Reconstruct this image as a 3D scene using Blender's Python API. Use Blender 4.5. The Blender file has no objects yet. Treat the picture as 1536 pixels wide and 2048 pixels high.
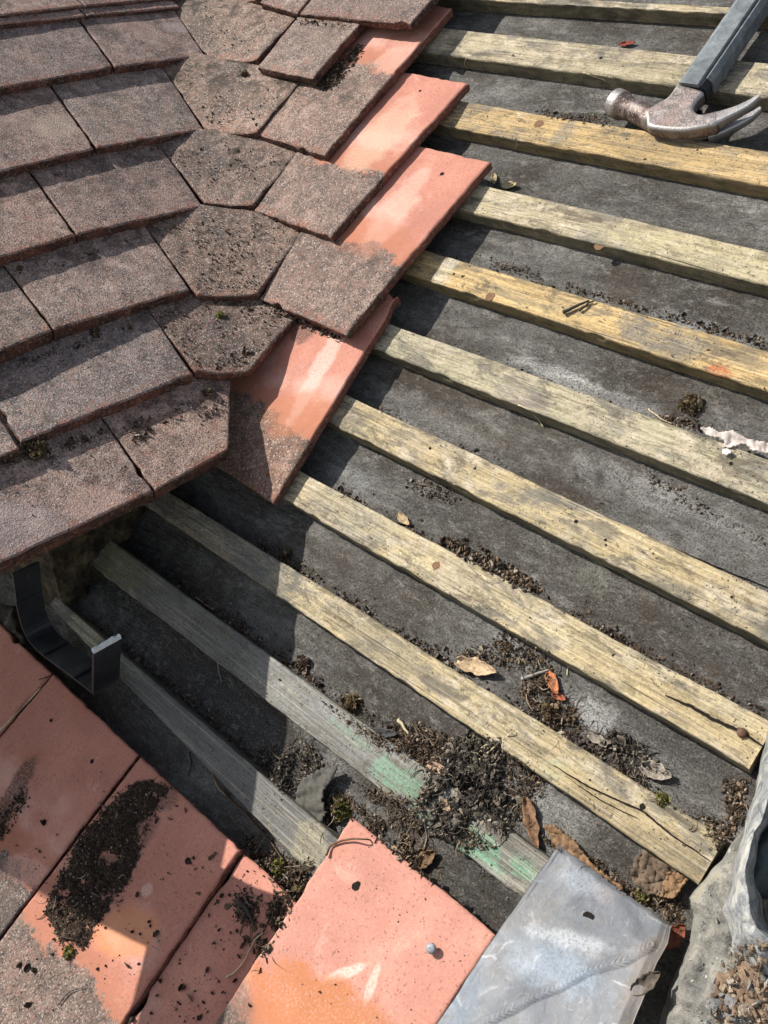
import bpy, bmesh, math, random
import numpy as np
from mathutils import Vector, noise as mn, Matrix
random.seed(7); rng = np.random.default_rng(7)
sc = bpy.context.scene
# ------------------------------------------------------------------ camera
F = 1821.37
CAM = np.array([0.59727316, -0.31856228, 0.69991001])
W = np.array([[0.71688848, 0.38679164, -0.58005442],
              [0.69714797, -0.40659779, 0.59047687],
              [-0.00745733, -0.82768983, -0.56113628]])
PITCH = math.radians(36.522)
X = np.array([1., 0, 0]); V = np.array([0, math.cos(PITCH), math.sin(PITCH)]); N = np.array([0, -math.sin(PITCH), math.cos(PITCH)])
LH = np.array([0.01122845, 0.99993696, 0.])
cam = bpy.data.objects.new('camera', bpy.data.cameras.new('camera')); sc.collection.objects.link(cam)
m = Matrix(((W[0][0], -W[0][1], -W[0][2], CAM[0]), (W[1][0], -W[1][1], -W[1][2], CAM[1]), (W[2][0], -W[2][1], -W[2][2], CAM[2]), (0, 0, 0, 1)))
cam.matrix_world = m
cam.data.sensor_fit = 'VERTICAL'; cam.data.sensor_height = 36; cam.data.lens = F / 2048 * 36
cam.data.clip_start = 0.01; cam.data.clip_end = 500
sc.camera = cam
# ------------------------------------------------------------------ light
SA, SB = 1.02, 0.12
L = SA * X - SB * V - N; L /= np.linalg.norm(L)
elev = math.asin(-L[2]); az = math.atan2(-L[0], -L[1])
w = bpy.data.worlds.new('World'); sc.world = w; w.use_nodes = True
nt = w.node_tree; sky = nt.nodes.new('ShaderNodeTexSky'); sky.sky_type = 'NISHITA'; sky.sun_disc = False
sky.sun_elevation = elev; sky.sun_rotation = az
hs = nt.nodes.new('ShaderNodeHueSaturation'); hs.inputs['Saturation'].default_value = .55; nt.links.new(sky.outputs[0], hs.inputs['Color']); nt.links.new(hs.outputs[0], nt.nodes['Background'].inputs[0]); nt.nodes['Background'].inputs[1].default_value = 0.105
sun = bpy.data.objects.new('sun', bpy.data.lights.new('sun', 'SUN')); sc.collection.objects.link(sun)
sun.data.energy = 4.9; sun.data.angle = math.radians(0.5); sun.data.color = (1, .955, .88)
sun.rotation_euler = Vector(L).to_track_quat('-Z', 'Y').to_euler()
sc.view_settings.view_transform = 'Standard'; sc.view_settings.look = 'None'
sc.view_settings.exposure = 0.56; sc.view_settings.gamma = 1

# ------------------------------------------------------------------ geometry helpers
def ray(x, y): return W @ np.array([(x - 768) / F, (y - 1024) / F, 1.])
def unp(x, y, h=0., n=N, p0=np.zeros(3)):
    d = ray(x, y); return CAM + (h + n @ (p0 - CAM)) / (n @ d) * d
def uv(P): return float(P[0]), float(P @ V)
def puv(x, y, h=0.): return uv(unp(x, y, h))
def R(u, v, h): return X * u + V * v + N * h
def nz(x, y=0., z=0.): return mn.noise(Vector((x, y, z)))
def fr(x, y=0., z=0., o=4): return mn.fractal(Vector((x, y, z)), 1.0, 2.0, o)
def newobj(name, verts, faces, mat, parent=None, uvs=None, ruv=None, smooth=True, attr=None):
    me = bpy.data.meshes.new(name); me.from_pydata([tuple(v) for v in verts], [], faces); me.materials.append(mat)
    if uvs is not None:
        for nm, arr in (('UV', uvs), ('RUV', ruv)):
            if arr is None: continue
            l = me.uv_layers.new(name=nm); idx = np.zeros(len(me.loops), dtype=np.int32); me.loops.foreach_get('vertex_index', idx)
            l.data.foreach_set('uv', np.asarray(arr, dtype=np.float32)[idx].ravel())
    if attr:
        for nm, arr in attr.items():
            a = me.attributes.new(nm, 'FLOAT', 'POINT'); a.data.foreach_set('value', np.asarray(arr, dtype=np.float32))
    if smooth: me.polygons.foreach_set('use_smooth', [True] * len(me.polygons))
    o = bpy.data.objects.new(name, me); sc.collection.objects.link(o)
    if parent is not None: o.parent = parent
    return o
def tag(o, label, cat, group=None, kind=None):
    o['label'] = label; o['category'] = cat
    if group: o['group'] = group
    o['kind'] = kind or 'thing'
    return o
def empty(name, loc=(0, 0, 0)):
    o = bpy.data.objects.new(name, None); sc.collection.objects.link(o); o.location = loc; o.empty_display_size = .02
    bpy.context.view_layer.update(); return o
def reparent(o, p):
    o.parent = p; o.matrix_parent_inverse = Matrix.Translation(p.location).inverted(); return o

# ------------------------------------------------------------------ material helpers
class M:
    def __init__(s, name):
        s.m = bpy.data.materials.new(name); s.m.use_nodes = True; s.t = s.m.node_tree; s.b = s.t.nodes['Principled BSDF']
        s.b.inputs['Specular IOR Level'].default_value = .3
    def put(s, sock, v):
        if isinstance(v, bpy.types.NodeSocket): s.t.links.new(v, sock)
        else:
            if isinstance(v, (tuple, list)) and len(v) == 3 and sock.type == 'RGBA': v = (*v, 1)
            sock.default_value = v
    def nd(s, ty, props={}, **ins):
        n = s.t.nodes.new(ty)
        for k, v in props.items(): setattr(n, k, v)
        for k, v in ins.items(): s.put(n.inputs[k], v)
        return n
    def uvm(s, name): return s.nd('ShaderNodeUVMap', {'uv_map': name}).outputs[0]
    def pos(s): return s.nd('ShaderNodeNewGeometry').outputs['Position']
    def attr(s, n): return s.nd('ShaderNodeAttribute', {'attribute_name': n}).outputs['Fac']
    def rnd(s): return s.nd('ShaderNodeObjectInfo').outputs['Random']
    def map(s, vec, loc=(0, 0, 0), rot=(0, 0, 0), sc_=(1, 1, 1)): return s.nd('ShaderNodeMapping', Vector=vec, Location=loc, Rotation=rot, Scale=sc_).outputs[0]
    def noise(s, vec, scale, detail=4, rough=.6, dist=0): return s.nd('ShaderNodeTexNoise', Vector=vec, Scale=scale, Detail=detail, Roughness=rough, Distortion=dist).outputs['Fac']
    def ncol(s, vec, scale, detail=2): return s.nd('ShaderNodeTexNoise', Vector=vec, Scale=scale, Detail=detail).outputs['Color']
    def vor(s, vec, scale, feat='F1', out='Distance'): return s.nd('ShaderNodeTexVoronoi', {'feature': feat}, Vector=vec, Scale=scale).outputs[out]
    def sm(s, v, a, b, lo=0., hi=1.):
        n = s.nd('ShaderNodeMapRange', {'interpolation_type': 'SMOOTHSTEP'}); s.put(n.inputs[0], v)
        for i, q in enumerate((a, b, lo, hi)): n.inputs[i + 1].default_value = q
        return n.outputs[0]
    def ma(s, op, a, b=0., c=0.):
        n = s.nd('ShaderNodeMath', {'operation': op}); s.put(n.inputs[0], a); s.put(n.inputs[1], b); s.put(n.inputs[2], c); return n.outputs[0]
    def vm(s, op, a, b=(0, 0, 0)):
        n = s.nd('ShaderNodeVectorMath', {'operation': op}); s.put(n.inputs[0], a); s.put(n.inputs[1], b); return n.outputs[0]
    def ln(s, a): n = s.nd('ShaderNodeVectorMath', {'operation': 'LENGTH'}); s.put(n.inputs[0], a); return n.outputs['Value']
    def mix(s, f, a, b, mode='MIX'):
        n = s.nd('ShaderNodeMix', {'data_type': 'RGBA', 'blend_type': mode}); s.put(n.inputs[0], f); s.put(n.inputs[6], a); s.put(n.inputs[7], b); return n.outputs[2]
    def ramp(s, f, stops):
        n = s.nd('ShaderNodeValToRGB'); s.put(n.inputs[0], f); e = n.color_ramp.elements
        while len(e) < len(stops): e.new(.5)
        for q, (p, c) in zip(e, stops): q.position = p; q.color = (*c, 1)
        return n.outputs[0]
    def sep(s, v): return s.nd('ShaderNodeSeparateXYZ', Vector=v).outputs
    def spot(s, uvs, c, r, ang=0., wob=.35, fs=40., soft=.5):
        d = s.vm('SUBTRACT', uvs, (c[0], c[1], 0)); d = s.map(d, rot=(0, 0, -ang)); d = s.vm('DIVIDE', d, (r[0], r[1], 1))
        l = s.ln(d); nn = s.noise(uvs, fs, 4, .65); l = s.ma('ADD', l, s.ma('MULTIPLY', s.ma('SUBTRACT', nn, .5), wob * 4))
        fn = s.noise(uvs, 420, 5, .75); return s.ma('MULTIPLY', s.sm(l, 1.0 + soft * .5, 1.0 - soft * .5), s.sm(fn, .36, .56, .25, 1.))
    def bump(s, h, dist=.001, st=1., prev=None):
        n = s.nd('ShaderNodeBump', Height=h, Distance=dist, Strength=st)
        if prev is not None: s.put(n.inputs['Normal'], prev)
        return n.outputs[0]
    def out(s, col, rough=.9, nrm=None, metal=0.):
        s.put(s.b.inputs['Base Color'], col); s.put(s.b.inputs['Roughness'], rough); s.put(s.b.inputs['Metallic'], metal)
        if nrm is not None: s.put(s.b.inputs['Normal'], nrm)
        return s.m

def pu(lst, h=0.): return [puv(*p, h) for p in lst]

# concrete / clay tile. UV: metres across, metres up from the nose. coat = length of the weathered face
def tile_mat(name, coat=.125, brown=((.085, .075, .072), (.19, .155, .14), (.30, .235, .20)), red=.5, dirt=.5, spots=(), pink=(.475, .20, .142)):  # dirt sets the strength of patchy darkening towards the head
    s = M(name); u = s.uvm('UV'); p = s.pos(); r = s.uvm('RUV')
    off = s.ma('MULTIPLY', s.rnd(), 7.0)
    pp = s.vm('ADD', p, s.nd('ShaderNodeCombineXYZ', X=off, Y=off, Z=0.).outputs[0])
    big = s.noise(pp, 14, 5, .62); med = s.noise(pp, 60, 5, .7); grit = s.noise(p, 620, 3, .75); grit2 = s.vor(p, 520)
    # salmon body
    c1 = s.ramp(big, [(.3, tuple(q * .86 for q in pink)), (.5, pink), (.68, (pink[0] * 1.15, pink[1] * 1.25, pink[2] * 1.25))])
    c1 = s.mix(s.ma('MULTIPLY', s.sm(s.noise(pp, 260, 4, .7), .56, .70), .35), c1, (.30, .10, .07))
    c1 = s.mix(s.ma('MULTIPLY', s.sm(grit, .66, .76), .5), c1, (.10, .05, .04))
    pore = s.sep(s.vor(p, 760, 'F1', 'Color')); c1 = s.mix(s.sm(pore[0], .92, .99, 0, .55), c1, (.13, .06, .045)); c1 = s.mix(s.sm(pore[1], .95, .99, 0, .2), c1, (.62, .42, .34))
    chalk = s.noise(s.map(pp, sc_=(1, 1, 1)), 19, 8, .8, 1.4); c1 = s.mix(s.sm(chalk, .56, .66, 0, .42), c1, (.66, .42, .33)); c1 = s.mix(s.sm(s.noise(pp, 8, 6, .75, .8), .52, .64, 0, .5), c1, (.42, .155, .085)); c1 = s.mix(s.sm(s.noise(pp, 120, 6, .8), .58, .68, 0, .45), c1, (.17, .085, .06))
    # weathered granular coat
    wv = s.ramp(s.ma('ADD', s.ma('MULTIPLY', med, .6), s.ma('MULTIPLY', grit, .4)), [(.36, brown[0]), (.5, brown[1]), (.66, brown[2])])
    wv = s.mix(s.sm(big, .52, .70, 0, .55), wv, (.30, .19, .15))
    wv = s.mix(s.sm(s.noise(pp, 11, 6, .7, .5), .50, .62, 0, .65), wv, (.085, .070, .062)); wv = s.mix(s.sm(s.noise(s.vm('ADD', pp, (3, 1, 2)), 17, 6, .72, .4), .54, .64, 0, .6), wv, (.43, .31, .25)); wv = s.mix(s.ma('MULTIPLY', s.sm(s.sep(u)[1], .016, .002), s.sm(s.noise(pp, 70, 5, .7), .42, .6, 0, .8)), wv, (.30, .13, .085))
    sp = s.noise(p, 900, 2, .6)
    wv = s.mix(s.sm(sp, .62, .72, 0, .55), wv, (.50, .40, .34)); wv = s.mix(s.sm(sp, .40, .30, 0, .75), wv, (.035, .028, .026))
    cell = s.sep(s.vor(p, 640, 'F1', 'Color'))[0]; cell2 = s.sep(s.vor(p, 330, 'F1', 'Color'))[1]
    wv = s.mix(s.sm(cell, .80, .97, 0, .65), wv, (.56, .47, .42)); wv = s.mix(s.sm(cell, .22, .03, 0, .75), wv, (.028, .022, .02)); wv = s.mix(s.sm(cell2, .86, .98, 0, .5), wv, (.36, .17, .12))
    y = s.sep(u)[1]
    edge = s.ma('ADD', y, s.ma('MULTIPLY', s.ma('SUBTRACT', s.noise(pp, 22, 6, .65), .5), .09))
    k = s.sm(s.ma('ADD', edge, s.ma('MULTIPLY', s.ma('SUBTRACT', s.noise(pp, 190, 5, .8), .5), .030)), coat + .0045, coat - .0045)
    rust = s.ma('MULTIPLY', s.sm(edge, coat + .05, coat + .004), .75)
    c1 = s.mix(rust, c1, (.36, .135, .070))
    halo = s.ma('MULTIPLY', s.ma('MULTIPLY', s.sm(edge, coat + .030, coat + .048), s.sm(edge, coat + .09, coat + .055)), .55)
    c1 = s.mix(s.ma('MULTIPLY', halo, s.sm(big, .4, .6)), c1, (.62, .40, .33))
    c1 = s.mix(s.sm(s.noise(p, 380, 5, .8), .60, .50, 0, .22), c1, (.26, .10, .075))
    c1 = s.mix(s.sm(s.noise(pp, 45, 7, .8), .56, .64, 0, .30), c1, (.30, .17, .13))
    # bare red rubs through the coat
    rub = s.sm(s.noise(pp, 26, 6, .7), .70 - .14 * red, .78 - .10 * red)
    wv = s.mix(s.ma('MULTIPLY', rub, .75), wv, (.34, .13, .09))
    col = s.mix(k, c1, wv)
    # patchy darkening towards the head of the exposed face
    dd = s.ma('MULTIPLY', s.sm(y, .035, .105), s.sm(s.noise(pp, 34, 6, .72), .47, .62)); dd = s.ma('MULTIPLY', dd, dirt); dd = s.ma('MULTIPLY', dd, k)
    col = s.mix(dd, col, (.050, .036, .026))
    for (c, rr, ang, colr, st) in spots:
        col = s.mix(s.ma('MULTIPLY', s.spot(r, c, rr, ang), st), col, colr)
    rb = s.rnd(); col = s.mix(k, col, s.mix(1., col, s.ramp(rb, [(0., (.74, .72, .74)), (.35, (1., .93, .88)), (.65, (.82, .83, .86)), (1., (1.0, .98, .95))]), 'MULTIPLY'))
    # broken side faces: dark red and gritty
    side = s.attr('side'); crust = s.ramp(s.noise(p, 230, 5, .8), [(.38, (.020, .013, .010)), (.5, (.10, .045, .030)), (.62, (.27, .12, .08))]); crust = s.mix(s.sm(s.sep(s.vor(p, 420, 'F1', 'Color'))[0], .84, .95, 0, .7), crust, (.42, .34, .27))
    soot = s.sm(s.noise(pp, 30, 4, .6), .35, .6, .35, 1.0)
    crust2 = s.mix(s.ma('MULTIPLY', k, soot), s.mix(.5, crust, (.33, .12, .085)), s.mix(.5, crust, (.030, .022, .018)))
    col = s.mix(side, col, crust2)
    h = s.ma('ADD', s.ma('MULTIPLY', grit2, .35), s.ma('MULTIPLY', grit, .8)); b = s.bump(h, .0019, 1.)
    hb = s.bump(s.ma('ADD', s.ma('MULTIPLY', s.noise(p, 90, 4, .6), 1.), 0), .002, .35)
    h2 = s.bump(s.noise(p, 420, 4, .7), .0004, .6)
    mixn = s.nd('ShaderNodeMix', {'data_type': 'VECTOR'}); s.put(mixn.inputs[0], s.ma('MAXIMUM', k, side)); s.put(mixn.inputs[4], h2); s.put(mixn.inputs[5], b)
    s.b.inputs['Specular IOR Level'].default_value = .35
    return s.out(col, s.ma('ADD', .62, s.ma('MULTIPLY', grit, .35)), mixn.outputs[1])

def wood_mat(name, tint=(.50, .355, .165), yel=.5, grey=.5, lich=.5, dark=.4, spots=(), seed=0.):
    s = M(name); r = s.uvm('RUV'); q = s.map(r, loc=(seed, seed * .37, 0)); p = s.pos()
    gr = s.noise(s.map(q, sc_=(9, 260, 1)), 1, 6, .7, .6); fine = s.noise(s.map(q, sc_=(40, 1400, 1)), 1, 4, .7)
    big = s.noise(s.map(q, sc_=(9, 16, 1)), 1, 5, .62, .5); mid = s.noise(s.map(q, sc_=(45, 70, 1)), 1, 6, .72, .4)
    col = s.ramp(gr, [(.34, tuple(c * .62 for c in tint)), (.48, (tint[0] * 1.05, tint[1] * 1.05, tint[2] * 1.1)), (.64, (min(.8, tint[0] * 1.38), tint[1] * 1.42, tint[2] * 1.6))])
    gcol = s.ramp(gr, [(.3, (.11, .105, .09)), (.55, (.23, .222, .195)), (.75, (.33, .32, .28))])
    col = s.mix(s.sm(big, .62 - .32 * grey, .80 - .32 * grey), col, gcol)
    lc = s.ramp(mid, [(.3, (.22, .19, .14)), (.5, (.50, .42, .29)), (.66, (.72, .62, .47))])
    lm = s.sm(s.ma('ADD', s.ma('MULTIPLY', mid, .6), s.ma('MULTIPLY', s.noise(s.map(q, loc=(3, 1, 0), sc_=(14, 28, 1)), 1, 4, .6), .5)), .66 - .2 * lich, .74 - .2 * lich)
    col = s.mix(s.ma('MULTIPLY', lm, .8), col, lc)
    bl = s.noise(s.map(q, loc=(9, 4, 0), sc_=(90, 170, 1)), 1, 7, .78)
    col = s.mix(s.sm(bl, .62 - .14 * dark, .74 - .14 * dark, 0, .8), col, (.075, .066, .046))
    st = s.noise(s.map(q, loc=(2, 7, 0), sc_=(13, 34, 1)), 1, 6, .7, .6)
    col = s.mix(s.sm(st, .49, .61, 0, .55 + .4 * grey), col, (.125, .122, .112)); st2 = s.noise(s.map(q, loc=(6, 2, 0), sc_=(22, 60, 1)), 1, 7, .78, .5); col = s.mix(s.sm(st2, .52, .60, 0, .62), col, (.080, .066, .048))
    for (c, rr, ang, colr, stt) in spots:
        col = s.mix(s.ma('MULTIPLY', s.ma('MULTIPLY', s.spot(r, c, rr, ang, .55, 60.), s.sm(gr, .36, .54, .35, 1.)), stt), col, colr)
    f1 = s.noise(p, 330, 6, .82); col = s.mix(s.sm(f1, .50, .40, 0, .35), col, (.10, .085, .06)); col = s.mix(s.sm(f1, .56, .68, 0, .25), col, (.56, .50, .38)); gl_ = s.noise(s.map(q, loc=(7, 7, 0), sc_=(5, 520, 1)), 1, 4, .75, .3); col = s.mix(s.sm(gl_, .52, .62, 0, .5), col, (.14, .105, .065)); col = s.mix(s.sm(gl_, .46, .36, 0, .35), col, (.64, .55, .40))
    f2 = s.noise(s.map(q, loc=(1, 6, 0), sc_=(60, 420, 1)), 1, 5, .8); col = s.mix(s.sm(f2, .54, .64, 0, .6), col, (.13, .10, .065))
    sp2 = s.sep(s.vor(p, 760, 'F1', 'Color'))[0]; col = s.mix(s.ma('MULTIPLY', s.sm(sp2, .95, .99), s.sm(big, .4, .55)), col, (.06, .05, .035))
    ck = s.sm(s.noise(s.map(q, loc=(5, 3, 0), sc_=(5, 330, 1)), 1, 3, .5), .70, .74)
    col = s.mix(s.ma('MULTIPLY', ck, .6), col, (.045, .038, .028))
    side = s.attr('side'); col = s.mix(s.ma('MULTIPLY', side, .62), col, s.ramp(mid, [(.35, (.045, .042, .024)), (.65, (.17, .15, .085))]))  # side faces darkened, their shade put into the wood colour
    h = s.ma('ADD', s.ma('MULTIPLY', gr, .7), s.ma('ADD', s.ma('MULTIPLY', fine, .3), s.ma('ADD', s.ma('MULTIPLY', bl, .55), s.ma('MULTIPLY', ck, -.7))))
    h = s.ma('ADD', h, s.ma('MULTIPLY', f1, .8)); return s.out(col, .86, s.bump(h, .0022, .9))

def felt_mat(name, spots=()):
    s = M(name); r = s.uvm('RUV'); p = s.pos()
    a = s.noise(s.map(r, sc_=(7, 12, 1)), 1, 6, .65, .4); f = s.noise(p, 480, 4, .75); g = s.noise(s.map(r, loc=(3, 3, 0), sc_=(26, 40, 1)), 1, 6, .7, .5)
    col = s.ramp(a, [(.34, (.066, .057, .047)), (.46, (.115, .107, .095)), (.56, (.175, .168, .154)), (.66, (.29, .282, .262))])
    col = s.mix(s.sm(g, .50, .68, 0, .5), col, (.085, .066, .048))
    wh = s.noise(s.map(r, loc=(8, 1, 0), sc_=(11, 24, 1)), 1, 8, .78, .3)
    col = s.mix(s.sm(wh, .54, .66, 0, .6), col, (.40, .39, .365))
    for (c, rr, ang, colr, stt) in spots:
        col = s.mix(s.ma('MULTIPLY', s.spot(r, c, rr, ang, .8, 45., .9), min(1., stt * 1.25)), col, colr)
    col = s.mix(s.sm(f, .47, .36, 0, .75), col, (.026, .023, .019)); col = s.mix(s.sm(f, .58, .70, 0, .5), col, (.33, .31, .28))
    c7 = s.sep(s.vor(p, 980, 'F1', 'Color')); col = s.mix(s.sm(c7[0], .90, .98, 0, .40), col, (.34, .32, .28)); col = s.mix(s.sm(c7[1], .84, .96, 0, .55), col, (.028, .023, .018)); big2 = s.noise(s.map(r, loc=(5, 2, 0), sc_=(4, 8, 1)), 1, 5, .7, .8); col = s.mix(s.sm(big2, .50, .66, 0, .55), col, (.075, .054, .038))
    cr = s.noise(s.map(r, loc=(4, 9, 0), sc_=(260, 420, 1)), 1, 3, .7)
    h = s.ma('ADD', s.ma('MULTIPLY', f, .5), s.ma('MULTIPLY', cr, .7))
    wr = s.noise(s.map(r, rot=(0, 0, .12), sc_=(9, 46, 1)), 1, 5, .6, 1.2); wb = s.bump(s.ma('ADD', wr, s.ma('MULTIPLY', s.noise(s.map(r, rot=(0, 0, -.3), sc_=(22, 60, 1)), 1, 6, .7, 2.), .5)), .018, 1.)
    dus = s.noise(s.map(r, loc=(1, 5, 0), sc_=(60, 110, 1)), 1, 6, .8, .6); col = s.mix(s.sm(dus, .52, .66, 0, .5), col, (.30, .29, .27)); col = s.mix(s.sm(dus, .46, .34, 0, .5), col, (.06, .052, .044))
    return s.out(col, .88, s.bump(h, .0020, 1., wb))

def soil_mat(name, a=(.018, .013, .010), b=(.055, .036, .025), c=(.13, .085, .058), sc_=900):
    s = M(name); t = s.attr('tint'); p = s.pos()
    col = s.ramp(t, [(0., a), (.5, b), (.86, c), (1., (.38, .32, .25))]); col = s.mix(s.sm(s.noise(p, sc_, 3, .7), .35, .65, 0, .5), col, tuple(q * .4 for q in a))
    return s.out(col, .95, s.bump(s.noise(p, 1200, 3, .7), .0006, .6))
def plain(name, col, rough=.8, metal=0., var=.25, sc_=150, bump=.0004, spec=.3):
    s = M(name); p = s.pos(); n = s.noise(p, sc_, 5, .7)
    c = s.ramp(n, [(.3, tuple(q * (1 - var) for q in col)), (.7, tuple(min(1, q * (1 + var)) for q in col))])
    s.b.inputs['Specular IOR Level'].default_value = spec
    return s.out(c, rough, s.bump(n, bump, .6), metal)

# ------------------------------------------------------------------ ground far below
gm = M('ground_gravel'); g = gm.noise(gm.pos(), 8, 6, .7); gm.out(gm.ramp(g, [(.3, (.10, .09, .075)), (.7, (.22, .20, .17))]), .95)
GZ = -3.2
o = newobj('ground', [(-60, -60, GZ), (60, -60, GZ), (60, 60, GZ), (-60, 60, GZ)], [(0, 1, 2, 3)], gm.m); o['kind'] = 'structure'

# ------------------------------------------------------------------ left roof frame
E0 = unp(458, 897, .058)
uph = np.array([-LH[1], LH[0], 0]); LP = math.radians(28.5)
UL = uph * math.cos(LP) + np.array([0, 0, math.sin(LP)]); NLv = np.cross(UL, -LH); NLv *= np.sign(NLv[2])
def lun(x, y, h=0.): return unp(x, y, h, NLv, E0)
def lst(P): return (P - E0) @ LH, (P - E0) @ UL
def LPt(s, t, h): return E0 + LH * s + UL * t + NLv * h

# ------------------------------------------------------------------ tile mesh
T = .012
def tile_mesh(name, NLp, NRp, HRp, HLp, mat, thick=T, na=26, nb=40, bow=0., seed=0., rough=1., cfun=None, camber=.0012, parent=None):
    NLp, NRp, HRp, HLp = map(np.asarray, (NLp, NRp, HRp, HLp))
    def line(n, e=(0, .0012, .003, .006)):
        return e
    wd = np.linalg.norm(NRp - NLp); lg = np.linalg.norm(HRp - NRp)
    def params(Ln, n):
        e = [0, .0010, .0024, .0045, .008]
        mid = np.linspace(.012, Ln - .012, n)
        return np.concatenate([e, mid, [Ln - q for q in e[::-1]]]) / Ln
    A = params(wd, na); B = params(lg, nb)
    def S(a, b):
        if cfun: return cfun(a, b)
        return (NLp * (1 - a) + NRp * a) * (1 - b) + (HLp * (1 - a) + HRp * a) * b
    verts = []; uvs = []; ruv = []; side = []
    nA, nB = len(A), len(B)
    nrm = np.cross(NRp - NLp, HLp - NLp); nrm /= np.linalg.norm(nrm)
    ex = (NRp - NLp) / wd; ey = (HLp - NLp) / np.linalg.norm(HLp - NLp)
    def edgej(P, which):
        j = nz(P[0] * 55 + seed, P[1] * 55, P[2] * 55 + which) * .0009 + nz(P[0] * 260, P[1] * 260 + seed, P[2] * 260) * .00045
        c = nz(P[0] * 38 + 31 + seed, P[1] * 38, P[2] * 38)
        if c > .38: j -= (c - .38) * .012
        return j * rough
    def build(layer):
        for j, b in enumerate(B):
            for i, a in enumerate(A):
                P = S(a, b)
                n_ = nrm
                if cfun:
                    e1 = S(min(1, a + .02), b) - S(max(0, a - .02), b); e2 = S(a, min(1, b + .02)) - S(a, max(0, b - .02)); n_ = np.cross(e1, e2); n_ /= np.linalg.norm(n_)
                dl = a * wd; dr = (1 - a) * wd; dn = b * lg; dh = (1 - b) * lg; d = min(dl, dr, dn, dh)
                Q = P.copy()
                if layer == 0:
                    rr = .0021 + .0012 * nz(P[0] * 90 + seed, P[1] * 90, P[2] * 90)
                    if d < rr: Q = Q - n_ * (rr - math.sqrt(max(0, rr * rr - (rr - d) ** 2))) * .75
                    Q = Q + n_ * (nz(P[0] * 45, P[1] * 45, P[2] * 45 + seed) * .0006 + nz(P[0] * 300, P[1] * 300, P[2] * 300) * .00022)
                    Q = Q + n_ * camber * (1 - (2 * b - 1) ** 2) - n_ * camber * .5
                else:
                    Q = Q - n_ * thick + n_ * camber * (1 - (2 * b - 1) ** 2) - n_ * camber * .5
                fall = max(0., 1 - d / .008)
                if fall > 0:
                    jj = edgej(P, 0) + (0 if layer == 0 else -.0012 * rough)
                    if d == dl: Q = Q - ex * jj * fall
                    elif d == dr: Q = Q + ex * jj * fall
                    elif d == dn: Q = Q - ey * jj * fall
                    else: Q = Q + ey * jj * fall
                verts.append(Q); uvs.append((dl, dn)); ruv.append((Q[0], Q @ V)); side.append(0.)
    build(0); build(1)
    faces = []; off = nA * nB
    for j in range(nB - 1):
        for i in range(nA - 1):
            q = j * nA + i
            faces.append((q, q + 1, q + 1 + nA, q + nA)); faces.append((off + q, off + q + nA, off + q + 1 + nA, off + q + 1))
    ring = [(i, 0) for i in range(nA)] + [(nA - 1, j) for j in range(1, nB)] + [(i, nB - 1) for i in range(nA - 2, -1, -1)] + [(0, j) for j in range(nB - 2, 0, -1)]
    K = 5; cols = []
    for (i, j) in ring:
        t = verts[j * nA + i]; b = verts[off + j * nA + i]; od = np.zeros(3)
        if i == 0: od = -ex
        elif i == nA - 1: od = ex
        if j == 0: od = od - ey
        elif j == nB - 1: od = od + ey
        lst_ = []
        for k in range(K + 1):
            f = k / K; Q = t * (1 - f) + b * f
            if 0 < k < K: Q = Q + od * (nz(Q[0] * 170, Q[1] * 170, Q[2] * 170 + seed) * .0011 + .0004 + nz(Q[0] * 600, Q[1] * 600, Q[2] * 600) * .0006) * rough
            lst_.append(len(verts)); verts.append(Q); uvs.append(uvs[j * nA + i]); ruv.append((Q[0], Q @ V)); side.append(1.)
        cols.append(lst_)
    for a in range(len(cols)):
        c, d = cols[a], cols[(a + 1) % len(cols)]
        for k in range(K): faces.append((c[k], c[k + 1], d[k + 1], d[k]))
    return newobj(name, verts, faces, mat, parent, uvs, ruv, True, {'side': side})

G_L = 'old weathered tiles of the left slope'; G_V = 'valley tiles'; G_R = 'tiles left on the stripped slope'; G_S = 'bare pink tiles of the bottom course'
BR1 = ((.085, .060, .052), (.29, .215, .185), (.55, .43, .37))
BR2 = ((.085, .064, .054), (.215, .158, .13), (.36, .26, .21))
mat_left = [tile_mat('weathered_tile_%d' % i, coat=.6, brown=b, red=rd, dirt=dt) for i, (b, rd, dt) in enumerate(((BR1, .45, .45), (((.095, .078, .070), (.24, .190, .168), (.42, .335, .295)), .15, .55), (BR1, .7, .7)))]
def lsp(l): return [(((lun(x, y, -.004)[0]), float(lun(x, y, -.004) @ V)), r, a, c, st) for (x, y, r, a, c, st) in l]
mat_oval = tile_mat('weathered_tile_oval', .6, BR1, .45, .45, lsp([(112, 250, (.020, .030), .3, (.50, .42, .33), .6), (20, 240, (.02, .03), 0, (.40, .30, .27), .4)]))
mat_peach = tile_mat('weathered_tile_peach', .6, BR1, .7, .5, lsp([(270, 50, (.02, .022), 0, (.46, .31, .26), .5), (350, 52, (.014, .018), 0, (.52, .45, .42), .5), (300, 78, (.03, .012), 0, (.42, .31, .26), .4)]))
mat_pale = tile_mat('weathered_tile_pale', .6, BR1, .5, .4, lsp([(195, 1005, (.016, .024), 0, (.52, .36, .30), .65), (40, 1050, (.03, .03), 0, (.36, .31, .31), .5)]))
mat_valley = tile_mat('valley_tile', coat=.6, brown=((.060, .040, .030), (.205, .142, .108), (.37, .265, .20)), red=.25, dirt=.95)
PK = (.475, .200, .142)
RD = (.40, .14, .07)

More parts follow.
